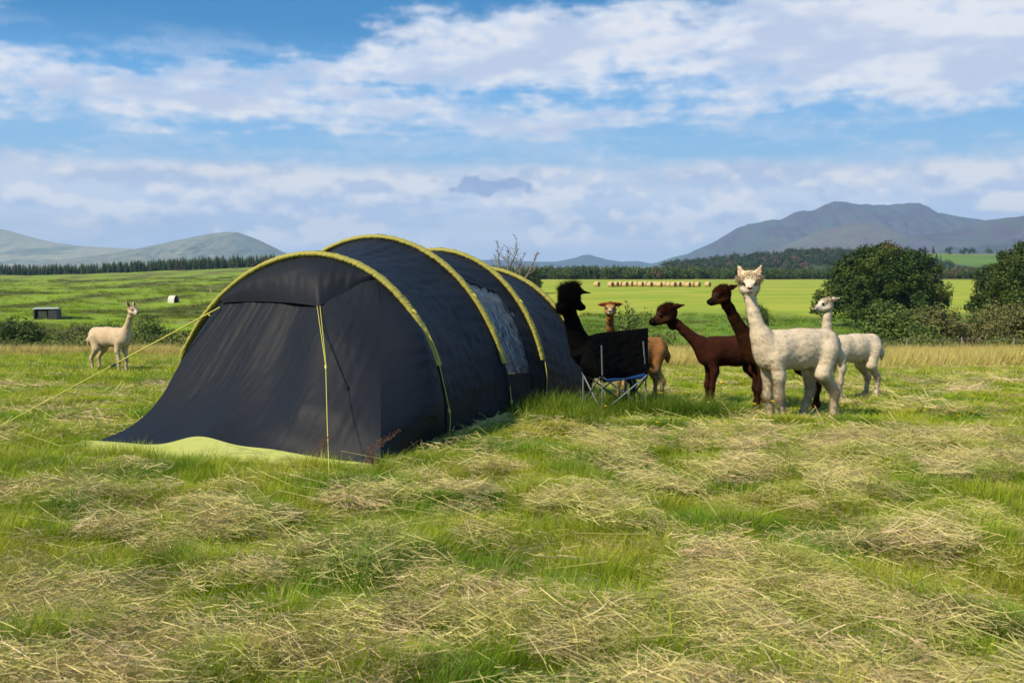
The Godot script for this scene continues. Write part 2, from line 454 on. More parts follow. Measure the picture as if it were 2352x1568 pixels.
func sky_colour(dir: Vector3) -> Color:
	var el := asin(clampf(dir.y, -1.0, 1.0))
	var az := atan2(dir.x, -dir.z)
	var u := az * 1000.0
	var v := maxf(el * 1000.0, 0.0)
	var warp := sky_b.get_noise_3d(dir.x * 3.0, el * 9.0, dir.z * 3.0) * 8.0
	var blue := lin(196, 216, 243).lerp(lin(158, 207, 246), smoothstep(18.0, 105.0, v))
	blue = blue.lerp(lin(112, 182, 240), smoothstep(95.0, 190.0, v))
	blue = blue.lerp(lin(66, 142, 203), smoothstep(165.0, 238.0, v))
	blue = blue.lerp(lin(52, 112, 182), smoothstep(300.0, 1200.0, v))
	# high streaked cloud
	var bias := 0.0
	var vv := v + warp
	for m in MASSES:
		var a: float = (u - m[0]) / m[2]
		var b: float = (vv - m[1]) / m[3]
		var r := a * a + b * b
		if r < 8.0:
			bias += m[4] * exp(-r * 0.8)
	var streak := sky_a.get_noise_3d(dir.x * 5.0, el * 26.0, dir.z * 5.0)
	var puff := sky_b.get_noise_3d(dir.x * 15.0, el * 34.0, dir.z * 15.0)
	var fine := sky_c.get_noise_3d(dir.x * 40.0, el * 100.0, dir.z * 40.0)
	var streak2 := sky_b.get_noise_3d(dir.x * 6.0 + 3.0, el * 85.0, dir.z * 6.0)
	var c1 := 0.42 + bias + streak2 * 0.34 * smoothstep(215.0, 175.0, v) + streak * 0.60 + puff * 0.46 + fine * 0.20
	var a1 := smoothstep(0.20, 0.95, c1) * smoothstep(62.0, 150.0, v + puff * 20.0)
	a1 = maxf(a1, 0.30 * smoothstep(0.05, 0.6, streak + 0.3 + fine * 0.3) * smoothstep(230.0, 200.0, v))
	var thick := smoothstep(0.7, 1.5, c1)
	var white := lin(220, 232, 252).lerp(lin(251, 251, 254), clampf(0.25 + thick + fine * 0.9 + puff * 0.5, 0.0, 1.0))
	var shade := lin(196, 210, 239)
	var under := smoothstep(-0.05, 0.45, sky_b.get_noise_3d(dir.x * 7.0 + 5.0, el * 22.0 + 0.35, dir.z * 7.0) + 0.25 * thick) * smoothstep(0.5, 1.0, a1)
	white = white.lerp(shade, under * 0.75)
	if v > 235.0:   # grey-blue veil high up
		white = white.lerp(lin(150, 186, 222), smoothstep(235.0, 270.0, v) * 0.55)
	var out := blue.lerp(white, a1 * 0.90)
	# bank of heaped cloud low down
	var bank := smoothstep(106.0, 92.0, v + streak * 10.0) * smoothstep(6.0, 30.0, v)
	if bank > 0.0:
		var heap := sky_c.get_noise_3d(dir.x * 9.0, el * 20.0 + 2.0, dir.z * 9.0)
		var heap2 := sky_c.get_noise_3d(dir.x * 30.0, el * 46.0 + 7.0, dir.z * 30.0)
		var hh := heap * 0.75 + heap2 * 0.4
		var lit := sky_c.get_noise_3d(dir.x * 9.0 + 0.02, (el + 0.010) * 20.0 + 2.0, dir.z * 9.0) * 0.75
		var edge := smoothstep(-0.10, 0.12, hh + 0.22 * smoothstep(15.0, 70.0, v) - 0.08)
		var body := lin(198, 214, 241).lerp(lin(250, 250, 252), clampf(0.50 + (heap * 0.75 - lit) * 3.0 + heap2 * 0.9 + streak * 0.3, 0.0, 1.0))
		var veil := lin(206, 221, 245).lerp(lin(234, 239, 250), smoothstep(-0.3, 0.4, streak + 0.2 + heap2 * 0.4))
		out = out.lerp(veil, bank * 0.72)
		out = out.lerp(body, bank * edge * 0.9)
		# one small shaded cloud and one bright heap
		var g1 := exp(-pow((u + 25.0) / 42.0, 2.0) - pow((v - 80.0 + 0.05 * (u + 25.0)) / 9.0, 2.0))
		out = out.lerp(lin(150, 176, 219), smoothstep(0.30, 0.62, g1 * 0.9 + heap2 * 0.9) * 0.8 * smoothstep(0.05, 0.3, g1))
		var g2 := exp(-pow((u - 480.0) / 52.0, 2.0) - pow((v - 58.0) / 10.0, 2.0))
		out = out.lerp(lin(250, 248, 246), smoothstep(0.3, 0.55, g2 + heap2 * 0.3) * 0.95)
	out = out.lerp(lin(208, 223, 244), smoothstep(26.0, 4.0, v) * 0.7)
	return out * (1.0 + 0.40 * smoothstep(105.0, 20.0, v))   # the air in front of the lowest sky dims it again


func make_sky(gain: float) -> Sky:
	for i in 3:
		var f: FastNoiseLite = [sky_a, sky_b, sky_c][i]
		f.seed = [11, 23, 37][i]
		f.frequency = 1.0
		f.noise_type = FastNoiseLite.TYPE_SIMPLEX_SMOOTH
		f.fractal_octaves = [5, 4, 5][i]
		f.fractal_gain = 0.52
	sky_a.domain_warp_enabled = true
	sky_a.domain_warp_amplitude = 0.5
	sky_a.domain_warp_frequency = 0.8
	var w := 4096; var h := 2048
	var cw := 512; var ch := 256
	var coarse := Image.create_empty(cw, ch, false, Image.FORMAT_RGBF)
	for j in ch:
		var el := PI * (0.5 - (j + 0.5) / ch)
		for i in cw:
			var az := TAU * (i + 0.5) / cw
			var c := sky_colour(Vector3(sin(az) * cos(el), sin(el), -cos(az) * cos(el))) if el > -0.03 else lin(150, 165, 140)
			coarse.set_pixel(i, j, Color(c.r * gain, c.g * gain, c.b * gain))
	coarse.resize(w, h, Image.INTERPOLATE_BILINEAR)
	var half := 352; var top := 1024 - 218; var rows := 222
	for side in 2:
		var fine := Image.create_empty(half, rows, false, Image.FORMAT_RGBF)
		for j in rows:
			var el := PI * (0.5 - (top + j + 0.5) / h)
			for i in half:
				var az := TAU * ((i if side == 0 else i - half) + 0.5) / w
				var c := sky_colour(Vector3(sin(az) * cos(el), sin(el), -cos(az) * cos(el)))
				fine.set_pixel(i, j, Color(c.r * gain, c.g * gain, c.b * gain))
		coarse.blit_rect(fine, Rect2i(0, 0, half, rows), Vector2i(0 if side == 0 else w - half, top))
	var pm := PanoramaSkyMaterial.new()
	pm.panorama = ImageTexture.create_from_image(coarse)
	var s := Sky.new()
	s.sky_material = pm
	return s


# ---------------------------------------------------------------- ground and water
func ground() -> void:
	var m := MB.new()
	var rings := []
	var r := 0.4
	while r < 9400.0:
		rings.append(r)
		r *= 1.012 if r < 60.0 else (1.016 if r < 700.0 else 1.12)
	var ang := []
	var fine := 420
	for i in fine + 1: ang.append(lerpf(-0.66, 0.66, float(i) / fine))
	for i in range(1, 56): ang.append(lerpf(0.66, TAU - 0.66, i / 56.0))
	var na := ang.size()
	var o := m.vert(Vector3(0, gy(0, 0), 0), UP, Color(0.09, 0.12, 0.02))
	for k in rings.size():
		for a in ang:
			var x: float = sin(a) * rings[k]; var z: float = -cos(a) * rings[k]
			m.vert(Vector3(x, gy(x, z), z), UP, ground_colour(x, z))
	for i in na:
		m.tri(o, 1 + i, 1 + (i + 1) % na)
	for k in rings.size() - 1:
		for i in na:
			var a := 1 + k * na + i; var b := 1 + k * na + (i + 1) % na
			m.quad(a, a + na, b + na, b)
	m.smooth()
	var g := obj("ground", m.mesh(), mats.ground, null, "structure")
	g.set_meta("label", "rolling green ground of the camping field and the valley beyond"); g.set_meta("category", "ground")
	var w := MB.new()
	w.grid(80, 4, func(u: float, v: float) -> Vector3:
		var x := lerpf(-90.0, 110.0, u)
		return Vector3(x, -5.75, river_z(x) - lerpf(-5.0, 5.0, v)))
	var wo := obj("river", w.mesh(), mats.water, null, "structure")
	wo.set_meta("label", "narrow pale river glinting between the bushes"); wo.set_meta("category", "river")


# ---------------------------------------------------------------- small things
func bales() -> void:
	var m := MB.new(); var e := MB.new()
	var R := 0.66; var Wd := 0.62
	m.grid(28, 10, func(u: float, v: float) -> Vector3:
		var a := -TAU * u; var x := lerpf(-Wd, Wd, v)
		var rr := R * (1.0 - 0.10 * pow(absf(x / Wd), 8.0)) + 0.012 * noise_c.get_noise_2d(u * 14.0, v * 5.0)
		return Vector3(x, R + sin(a) * rr, cos(a) * rr))
	for sg in [-1.0, 1.0]:
		e.grid(28, 6, func(u: float, v: float) -> Vector3:
			var a: float = TAU * u * sg; var rr := R * 0.91 * v
			return Vector3((Wd + 0.012 * sin(v * 22.0)) * sg, R + sin(a) * rr, cos(a) * rr))
	var first: Node3D
	var xs := [1172, 1300, 1345, 1388, 1432, 1482, 1530, 1573, 1618, 1657, 1705, 1745, 1790, 1833, 1875, 1920, 1965, 2007, 2045, 2095, 2190]
	for i in xs.size():
		var px: float = (1100.0 + xs[i] / 3.92) * 0.98
		var d := 246.0 + 5.0 * noise_b.get_noise_1d(i * 9.0)
		var x := (px - 1176.0) / 2287.0 * d
		var nth: Array = ["", "leftmost", "second from the left", "third from the left", "fourth from the left", "fifth from the left", "sixth from the left", "seventh from the left", "eighth from the left", "ninth from the left", "middle one", "ninth from the right", "eighth from the right", "seventh from the right", "sixth from the right", "fifth from the right", "fourth from the right", "third from the right", "second from the right", "rightmost", ""]
		var label := "round straw bale, %s in the long row across the field" % nth[i]
		if i == 0: label = "round straw bale standing alone left of the row"
		if i == xs.size() - 1: label = "round straw bale standing alone right of the row"
		var at := Vector3(x, base_y(x, -d) - 0.05, -d)
		var turn := -0.75 + 0.35 * noise_b.get_noise_1d(i * 31.0)
		if first == null:
			first = thing("hay_bale", label, "hay bale", at, turn)
			part("rolled_side", m.mesh(), mats.straw, first)
			part("end_face", e.mesh(), mats.straw_end, first)
		else:
			var c := copy_of(first, "hay_bale", label, at, turn)
			if i < xs.size() - 1: c.set_meta("group", "row of round bales")

func sheds() -> void:
	var x := -57.0; var z := -122.0
	var y := base_y(x, z) - 0.1
	var t := thing("field_shelter", "dark low field shelter with open front on the left slope", "shelter", Vector3(x, y, z), 0.18)
	var L := 2.7; var H := 1.3; var D := 1.8
	var I := Basis.IDENTITY
	var mk := func(called: String, o: Vector3, s: Vector3, mm: Material) -> void:
		var m := MB.new(); m.box(I, o, s); part(called, m.mesh(), mm, t)
	mk.call("back_wall", Vector3(0, H * 0.5, -D * 0.5), Vector3(L, H, 0.06), mats.tin_dark)
	mk.call("end_wall", Vector3(-L * 0.5, H * 0.5, 0), Vector3(0.06, H, D), mats.tin_dark)
	mk.call("end_wall", Vector3(L * 0.5, H * 0.5, 0), Vector3(0.06, H, D), mats.tin_dark)
	mk.call("front_wall", Vector3(L * 0.30, H * 0.5, D * 0.5), Vector3(L * 0.40 - 0.06, H, 0.06), mats.tin_dark)
	mk.call("front_post", Vector3(-L * 0.5 + 0.06, H * 0.5, D * 0.5 - 0.03), Vector3(0.1, H, 0.1), mats.tin_dark)
	mk.call("inner_board", Vector3(-L * 0.18, 0.55, D * 0.2), Vector3(1.0, 1.1, 0.05), mats.pale_board)
	var rm := MB.new()
	rm.grid(20, 8, func(u: float, v: float) -> Vector3: return Vector3(lerpf(-L * 0.53, L * 0.53, u), H + 0.10 + 0.12 * sin(PI * v) + 0.012 * sin(u * 100.0), lerpf(-D * 0.58, D * 0.58, v)))
	part("roof", rm.mesh(), mats.tin_pale, t)
	x = -58.2; z = -170.0
	x = (398.0 - 1176.0) / 2287.0 * 172.0; z = -172.0
	t = thing("animal_hut", "small pale arched animal hut with a black open end", "hut", Vector3(x, base_y(x, z) - 0.05, z), -0.5)
	var am := MB.new()
	am.grid(16, 6, func(u: float, v: float) -> Vector3:
		var a := PI * (1.0 - u)
		return Vector3(lerpf(-0.75, 0.75, v), pow(sin(a), 0.7) * 1.25, cos(a) * 0.62))
	part("arched_roof", am.mesh(), mats.tin_white, t)
	var bm := MB.new()
	bm.grid(16, 3, func(u: float, v: float) -> Vector3:
		var a := PI * u
		return Vector3(-0.74, pow(sin(a), 0.7) * 1.24 * v, cos(a) * 0.61 * v))
	part("end_wall", bm.mesh(), mats.tin_white, t)
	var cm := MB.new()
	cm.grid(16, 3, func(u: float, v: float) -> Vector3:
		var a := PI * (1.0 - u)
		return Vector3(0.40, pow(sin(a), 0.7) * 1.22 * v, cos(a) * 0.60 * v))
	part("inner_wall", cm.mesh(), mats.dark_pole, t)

func fence() -> void:
	var t := thing("wire_fence", "post and wire fence of thin grey stakes in front of the bushes", "fence", Vector3(14.0, 0, -30.5))
	var tops := []
	for i in 10:
		var x := 8.9 + i * 1.62
		var z := -(field_edge(x) + 0.7)
		var y := base_y(x, z)
		var h := 0.60 + 0.10 * noise_c.get_noise_1d(i * 3.1)
		var m := MB.new()
		var o := Vector3(x, y, z) - t.position
		var l := Vector3(noise_c.get_noise_1d(i * 7.7) * 0.08, 0, 0)
		m.tube([o - UP * 0.2, o + UP * h * 0.5 + l * 0.5, o + UP * h + l], [0.030, 0.029, 0.026], 7)
		part("post", m.mesh(), mats.post, t)
		tops.append([o + l, h])
	for lv in [0.42, 0.66, 0.92]:
		for i in tops.size() - 1:
			var a: Vector3 = tops[i][0] + UP * tops[i][1] * lv; var b: Vector3 = tops[i + 1][0] + UP * tops[i + 1][1] * lv
			var m := MB.new()
			m.tube([a, a.lerp(b, 0.5) - UP * 0.02, b], [0.004, 0.004, 0.004], 4)
			part("wire", m.mesh(), mats.steel, t)

func flowers() -> void:
	var st := MB.new()
	st.tube([Vector3.ZERO, Vector3(0.01, 0.10, 0), Vector3(0.015, 0.17, 0.005)], [0.0022, 0.002, 0.0018], 5)
	var hd := MB.new()
	for k in 5:
		var a := TAU * k / 5.0
		hd.grid(3, 3, func(u: float, v: float) -> Vector3:
			var d := Vector3(cos(a), 0, sin(a)); var s := Vector3(-sin(a), 0, cos(a))
			return Vector3(0.015, 0.17, 0.005) + d * v * 0.017 + s * (u - 0.5) * 0.018 * sin(PI * (0.15 + 0.7 * v)) + UP * 0.010 * v * v)
	var first: Node3D
	var where := [[0.95, -10.2], [1.68, -11.25, 1], [1.95, -11.1], [2.38, -11.3, 1], [2.52, -10.2], [2.15, -10.75], [2.70, -10.15], [3.02, -10.5], [2.95, -10.1], [3.3, -9.9], [4.2, -10.3], [4.7, -10.0], [5.1, -10.9], [4.35, -9.6], [-4.5, -12.2], [-4.8, -12.6], [-5.2, -12.0], [-4.2, -11.6], [-4.9, -11.2], [-4.45, -13.4], [1.35, -9.2], [0.45, -8.4], [3.7, -11.7], [5.6, -12.4]]
	for q in where:
		var at := Vector3(q[0], gy(q[0], q[1]), q[1])
		var label := "yellow buttercup in the short grass left of the tent" if q[0] < 0.0 else "yellow buttercup in the short grass below the alpacas"
		if first == null:
			first = thing("buttercup", label, "flower", at, 0.0, "buttercups left of the tent" if q[0] < 0.0 else "buttercups below the alpacas")
			part("stem", st.mesh(), mats.stem, first); part("petals", hd.mesh(), mats.petal, first)
		else:
			var c := copy_of(first, "buttercup", label, at, q[1] * 9.0, "buttercups left of the tent" if q[0] < 0.0 else "buttercups below the alpacas")
			c.scale = Vector3.ONE * (1.15 + 0.25 * sin(q[0] * 40.0)) * (1.5 if q.size() > 2 else 1.0)

func seed_heads() -> void:
	var list := [
		[-1.50, -7.45, 0.30, 0.10, "brown feathery seed head left of the front guy line"], [-1.16, -7.32, 0.36, 0.30, "tall leaning brown seed head right of the front guy line"],
		[-0.92, -7.40, 0.30, 0.22, "thin curled dry stalk at the near tent corner"], [-1.02, -7.36, 0.20, -0.05, "short brown seed head at the foot of the near tent corner"],
	]
	for i in list.size():
		var q: Array = list[i]
		var r := RandomNumberGenerator.new(); r.seed = 300 + i
		var t := thing("seed_head", q[4], "seed head", Vector3(q[0], gy(q[0], q[1]), q[1]), 0.0, "dry seed heads in front of the tent")
		var h: float = q[2]; var l: float = q[3]
		var m := MB.new(); var pp := []; var rr := []
		for k in 8:
			var f := k / 7.0
			pp.append(Vector3(l * f * f, h * f, 0.02 * sin(f * 3.0))); rr.append(0.0022 - 0.001 * f)
		m.tube(pp, rr, 5)
		part("stalk", m.mesh(), mats.seed, t)
		if i == 2: continue
		var s := MB.new()
		for k in 90:
			var f := 0.55 + 0.5 * r.randf()
			var o := Vector3(l * f * f, h * f, 0.02 * sin(f * 3.0))
			var d := Vector3(r.randfn() + l, r.randf() + 0.4, r.randfn()).normalized()
			var len_ := 0.055 * (1.15 - f) * 1.6 + 0.008
			s.tube([o, o + d * len_], [0.0007, 0.0005], 3, Color.WHITE, false)
			s.tube([o + d * len_ * 0.9, o + d * len_ * 1.0 + d * 0.004, o + d * (len_ + 0.009)], [0.0008, 0.0026, 0.0006], 4, Color.WHITE, false)
		part("seeds", s.mesh(), mats.seed, t, "stuff")


# ---------------------------------------------------------------- bodies: smooth union of tapered capsules, meshed with surface nets
# bone: [a, b, radius at a, radius at b, squash axis or null, squash]
func nets(bones: Array, cell: float, k: float) -> MB:
	var lo := Vector3.INF; var hi := -Vector3.INF
	for b in bones:
		var r := maxf(b[2], b[3])
		for p in [b[0], b[1]]:
			lo = lo.min(p - Vector3.ONE * (r + cell * 2.0)); hi = hi.max(p + Vector3.ONE * (r + cell * 2.0))
	var nx := int((hi.x - lo.x) / cell) + 2
	var ny := int((hi.y - lo.y) / cell) + 2
	var nz := int((hi.z - lo.z) / cell) + 2
	var f := PackedFloat32Array()
	f.resize(nx * ny * nz)
	f.fill(9.0)
	for b in bones:
		var A: Vector3 = b[0]; var B: Vector3 = b[1]
		var ra: float = b[2]; var rb: float = b[3]
		var ax: Vector3 = b[4] if b.size() > 4 else Vector3.ZERO
		var sq: float = b[5] - 1.0 if b.size() > 5 else 0.0
		var ba := B - A
		if sq > 0.0: ba += ax * ba.dot(ax) * sq
		var bb := maxf(ba.length_squared(), 1e-9)
		var reach := maxf(ra, rb) + k + cell * 2.0
		var p0 := ((A.min(B) - Vector3.ONE * reach - lo) / cell).floor().max(Vector3.ZERO)
		var p1 := ((A.max(B) + Vector3.ONE * reach - lo) / cell).ceil()
		var x1 := mini(int(p1.x), nx - 1); var y1 := mini(int(p1.y), ny - 1); var z1 := mini(int(p1.z), nz - 1)
		for z in range(int(p0.z), z1 + 1):
			for y in range(int(p0.y), y1 + 1):
				var at := (z * ny + y) * nx
				for x in range(int(p0.x), x1 + 1):
					var pa := lo + Vector3(x, y, z) * cell - A
					if sq > 0.0: pa += ax * pa.dot(ax) * sq
					var h := clampf(pa.dot(ba) / bb, 0.0, 1.0)
					var d := (pa - ba * h).length() - ra + (ra - rb) * h
					var o := f[at + x]
					var w := k - absf(o - d)
					if w > 0.0: d = minf(o, d) - w * w / (4.0 * k)
					elif o < d: d = o
					f[at + x] = d
	var m := MB.new()
	var id := PackedInt32Array()
	id.resize(nx * ny * nz)
	id.fill(-1)
	var cells := PackedInt32Array()
	var sy := nx; var sz := nx * ny
	var far := cell * 4.5
	for z in nz - 1:
		for y in ny - 1:
			var at := (z * ny + y) * nx
			for x in nx - 1:
				var q := at + x
				var f0 := f[q]
				if f0 > far or f0 < -far: continue
				var e := [f0, f[q + 1], f[q + sy], f[q + sy + 1], f[q + sz], f[q + sz + 1], f[q + sz + sy], f[q + sz + sy + 1]]
				var inside := 0
				for w in e:
					if w < 0.0: inside += 1
				if inside == 0 or inside == 8: continue
				var s := Vector3.ZERO; var cnt := 0
				for a in 8:
					for axis in 3:
						if a & (1 << axis): continue
						var b: int = a | (1 << axis)
						var fa: float = e[a]; var fb: float = e[b]
						if (fa < 0.0) == (fb < 0.0): continue
						var p := Vector3(a & 1, (a >> 1) & 1, (a >> 2) & 1)
						p[axis] += fa / (fa - fb)
						s += p; cnt += 1
				id[q] = m.vert(lo + (Vector3(x, y, z) + s / cnt) * cell, UP, Color.WHITE)
				cells.append(q)
	var st := [1, sy, sz]
	for q in cells:
		var ins := f[q] < 0.0
		for axis in 3:
			if (f[q + st[axis]] < 0.0) == ins: continue
			var s1: int = st[(axis + 1) % 3]; var s2: int = st[(axis + 2) % 3]
			if q - s1 - s2 < 0: continue
			var a := id[q - s1 - s2]; var b := id[q - s2]; var c := id[q]; var d := id[q - s1]
			if a < 0 or b < 0 or c < 0 or d < 0: continue
			if ins: m.quad(a, d, c, b)
			else: m.quad(a, b, c, d)
	m.smooth()
	return m


func append_mb(to: MB, from: MB) -> void:
	var s := to.v.size()
	to.v.append_array(from.v); to.n.append_array(from.n); to.c.append_array(from.c); to.uv.append_array(from.uv)
	for i in from.ix: to.ix.append(i + s)


# short strands of wool standing off a body's surface
func wool(m: MB, count: int, length: float, width: float, seed_: int, where: Callable, droop := 0.7) -> MB:
	var o := MB.new()
	var r := RandomNumberGenerator.new()
	r.seed = seed_
	var made := 0; var tries := 0
	while made < count and tries < count * 8:
		tries += 1
		var t := r.randi_range(0, m.ix.size() / 3 - 1) * 3
		var a := r.randf(); var b := r.randf() * (1.0 - a)
		var i0 := m.ix[t]; var i1 := m.ix[t + 1]; var i2 := m.ix[t + 2]
		var p := m.v[i0] * (1.0 - a - b) + m.v[i1] * a + m.v[i2] * b
		var k: float = where.call(p)
		if r.randf() > minf(k, 1.0): continue
		made += 1
		var nn := (m.n[i0] * (1.0 - a - b) + m.n[i1] * a + m.n[i2] * b).normalized()
		var rnd := Vector3(r.randf_range(-1, 1), r.randf_range(-1, 1), r.randf_range(-1, 1))
		var dir := (nn * 0.30 + rnd * 0.5 - UP * droop * r.randf() - nn * nn.dot(-UP) * 0.2).normalized()
		var l := length * r.randf_range(0.5, 1.3) * clampf(k, 0.5, 2.2)
		var side := dir.cross(nn + rnd * 0.3).normalized() * width * 0.5
		var col := m.c[i0]
		var g := r.randf_range(0.84, 1.14)
		col = Color(col.r * g, col.g * g, col.b * g)
		var sn := (nn + rnd * 0.15).normalized()
		var v0 := o.vert(p - nn * 0.004 - side, sn, col); var v1 := o.vert(p - nn * 0.004 + side, sn, col)
		var tip := p + dir * l + (nn * 0.15 - UP * 0.25) * l
		var v2 := o.vert(tip, sn, col)
		if (tip - o.v[v0]).cross(o.v[v1] - o.v[v0]).dot(sn) >= 0.0: o.tri(v0, v1, v2)
		else: o.tri(v0, v2, v1)
	return o


func head_frame(look: Vector3) -> Basis:
	var f := look.normalized()
	var u := (UP - f * UP.dot(f)).normalized()
	return Basis(f, u, f.cross(u))


func alpaca(d: Dictionary) -> Node3D:
	var s: float = d.s
	var ls: float = d.get("ls", 1.0)
	var hv: Vector2 = d.heading
	var turn := atan2(-hv.y, hv.x)
	var at: Vector3 = d.at
	at.y = gy(at.x, at.z) + d.get("lift", 0.0)
	var root := thing("alpaca", d.label, "alpaca", at, turn, d.get("group", "alpacas standing in the camping field"))
	var inv := Basis(UP, turn).inverse()
	var fl: float = d.get("fluff", 0.012)
	var lf: float = d.get("leg", 0.0)
	var P := func(x: float, y: float, z: float) -> Vector3: return Vector3(x * ls, y, z) * s
	# --- trunk, legs, neck
	var Z := Vector3(0, 0, 1)
	var bones := [
		[P.call(-0.40, 0.79, 0), P.call(-0.10, 0.76, 0), 0.165 * s, 0.20 * s, Z, 1.22],
		[P.call(-0.10, 0.76, 0), P.call(0.24, 0.755, 0), 0.20 * s, 0.192 * s, Z, 1.25],
		[P.call(0.22, 0.75, 0), P.call(0.345, 0.765, 0), 0.188 * s, 0.13 * s, Z, 1.15],
		[P.call(-0.40, 0.84, 0), P.call(0.25, 0.85, 0), 0.11 * s, 0.10 * s],
		[P.call(-0.52, 0.80, 0), P.call(-0.60, 0.68, 0), 0.055 * s, 0.045 * s],
		[P.call(-0.60, 0.68, 0), P.call(-0.62, 0.58, 0), 0.045 * s, 0.018 * s],
	]
	var feet: Array = d.get("feet", [[0, 0], [0, 0], [0, 0], [0, 0]])
	for i in 2:
		var z := -0.105 if i == 0 else 0.105
		var fx: float = feet[i][0]; var fz: float = feet[i][1]
		var q := [P.call(0.29, 0.68, z * 0.85), P.call(0.25, 0.50, z), P.call(0.285 + fx * 0.5, 0.29, z + fz * 0.5), P.call(0.275 + fx, 0.07, z + fz), P.call(0.305 + fx, 0.025, z + fz)]
		bones.append([q[0], q[1], 0.092 * s, 0.054 * s + lf])
		bones.append([q[1], q[2], 0.053 * s + lf, 0.033 * s + lf])
		bones.append([q[2], q[3], 0.032 * s + lf, 0.025 * s + lf])
		bones.append([q[3], q[4], 0.031 * s + lf * 0.6, 0.026 * s])
		bones.append([q[4], q[4] + Vector3(0.03, -0.01, 0) * s, 0.026 * s, 0.018 * s])
		fx = feet[i + 2][0]; fz = feet[i + 2][1]
		q = [P.call(-0.37, 0.74, z * 0.75), P.call(-0.30, 0.52, z * 1.1), P.call(-0.455 + fx * 0.7, 0.315, z + fz * 0.6), P.call(-0.425 + fx, 0.07, z + fz), P.call(-0.395 + fx, 0.025, z + fz)]
		bones.append([q[0], q[1], 0.128 * s, 0.072 * s + lf])
		bones.append([q[1], q[2], 0.069 * s + lf, 0.034 * s + lf])
		bones.append([q[2], q[3], 0.034 * s + lf, 0.027 * s + lf])
		bones.append([q[3], q[4], 0.032 * s + lf * 0.6, 0.027 * s])
		bones.append([q[4], q[4] + Vector3(0.03, -0.01, 0) * s, 0.027 * s, 0.018 * s])
	var hs: float = d.get("hs", 1.0) * s
	var hp: Vector3 = inv * ((d.head as Vector3) - at)
	var hb := head_frame(inv * (d.look as Vector3))
	var n0: Vector3 = P.call(0.365, 0.82, 0)
	var n3: Vector3 = hp + hb * Vector3(-0.045, -0.055, 0) * hs
	var bulge: Vector2 = d.get("neck", Vector2(0.12, 0.18))
	var n1: Vector3 = n0 + Vector3(bulge.x, bulge.y, 0) * s
	var pts := []
	var nr: float = d.get("neck_r", 1.0)
	for i in 7:
		var t := i / 6.0
		pts.append(n0.lerp(n1, t).lerp(n1.lerp(n3, t), t))
	for i in 6:
		var r0 := lerpf(0.122, 0.048, pow(i / 6.0, 0.42)) * s * nr
		var r1 := lerpf(0.122, 0.048, pow((i + 1) / 6.0, 0.42)) * s * nr
		bones.append([pts[i], pts[i + 1], r0, r1])
	bones.append([P.call(0.34, 0.68, 0), n0.lerp(n1, 0.35), 0.115 * s, 0.105 * s])
	var body := nets(bones, d.get("cell", 0.017), 0.05 * s)
	var base: Color = d.col
	var face: Color = d.get("face", base)
	var leg_col: Color = d.get("leg_col", base)
	var dirt: Color = d.get("dirt", base * 0.72)
	var nz := noise_c
	var off := Vector3(d.s * 31.0, 0, at.x * 7.0)
	# shorn fleece: uneven ridges left by the shears
	for i in body.v.size():
		var p := body.v[i]
		var q := p * 9.0 + off
		var w := nz.get_noise_3d(q.x * 1.3, q.y * 2.2, q.z * 1.6) * 0.0045 + nz.get_noise_3d(p.x * 38.0, p.y * 46.0, p.z * 38.0) * (0.0025 + lf * 0.35 * smoothstep(0.6, 0.4, p.y))
		body.v[i] = p + body.n[i] * w
		var g := 1.0 + 0.12 * nz.get_noise_3d(q.x, q.y * 1.5, q.z) + 0.07 * nz.get_noise_3d(p.x * 40.0, p.y * 40.0, p.z * 40.0)
		var c := base.lerp(leg_col, smoothstep(0.58, 0.40, p.y / s))
		var spot := smoothstep(0.10, 0.45, nz.get_noise_3d(p.x * 8.0 + off.z, p.y * 8.0, p.z * 8.0 + 3.0))
		c = c.lerp(dirt, spot * 0.65 * smoothstep(0.42, 0.26, p.y / s) + 0.5 * smoothstep(0.10, 0.02, p.y))
		c = c.lerp(dirt, spot * 0.18)
		body.c[i] = Color(c.r * g, c.g * g, c.b * g)
	body.smooth()
	# --- head, in its own finer grid
	var H := func(x: float, y: float, z: float) -> Vector3: return hp + hb * (Vector3(x, y, z) * hs)
	var fy: Vector3 = hb * Vector3(0, 0, 1)
	var hbones := [
		[H.call(-0.040, 0.0, 0), H.call(0.02, 0.012, 0), (0.074 + fl) * hs, (0.066 + fl * 0.2) * hs],
		[H.call(0.03, -0.005, 0), H.call(0.165, -0.045, 0), 0.056 * hs, 0.031 * hs, fy, 1.15],
		[H.call(0.168, -0.040, -0.012), H.call(0.168, -0.040, 0.012), 0.024 * hs, 0.024 * hs],
		[H.call(0.02, -0.055, 0), H.call(0.145, -0.073, 0), 0.045 * hs, 0.021 * hs],
		[H.call(-0.02, -0.04, 0), H.call(-0.05, -0.14, 0), (0.056 + fl * 0.4) * hs, 0.049 * s * nr],
		[H.call(-0.05, -0.14, 0), hp + (pts[5] - pts[6]) * 0.8 + hb * Vector3(-0.05, -0.05, 0) * hs, 0.049 * s * nr, 0.046 * s * nr],
	]
	if fl > 0.02: hbones.append([H.call(0.0, -0.085, 0), (pts[5] as Vector3).lerp(pts[6], 0.2) + hb * Vector3(0.012, 0, 0), 0.050 * hs, 0.054 * s * nr])
	for sg in [-1.0, 1.0]:
		hbones.append([H.call(0.03, -0.050, 0.032 * sg), H.call(-0.02, -0.045, 0.038 * sg), (0.036 + fl * 0.1) * hs, (0.042 + fl * 0.6) * hs])
		hbones.append([H.call(0.035, 0.035, 0.045 * sg), H.call(0.075, 0.022, 0.042 * sg), 0.024 * hs, 0.016 * hs])
	if fl > 0.02:
		hbones.append([H.call(0.0, 0.078, -0.055), H.call(0.0, 0.078, 0.055), 0.062 * hs, 0.062 * hs])
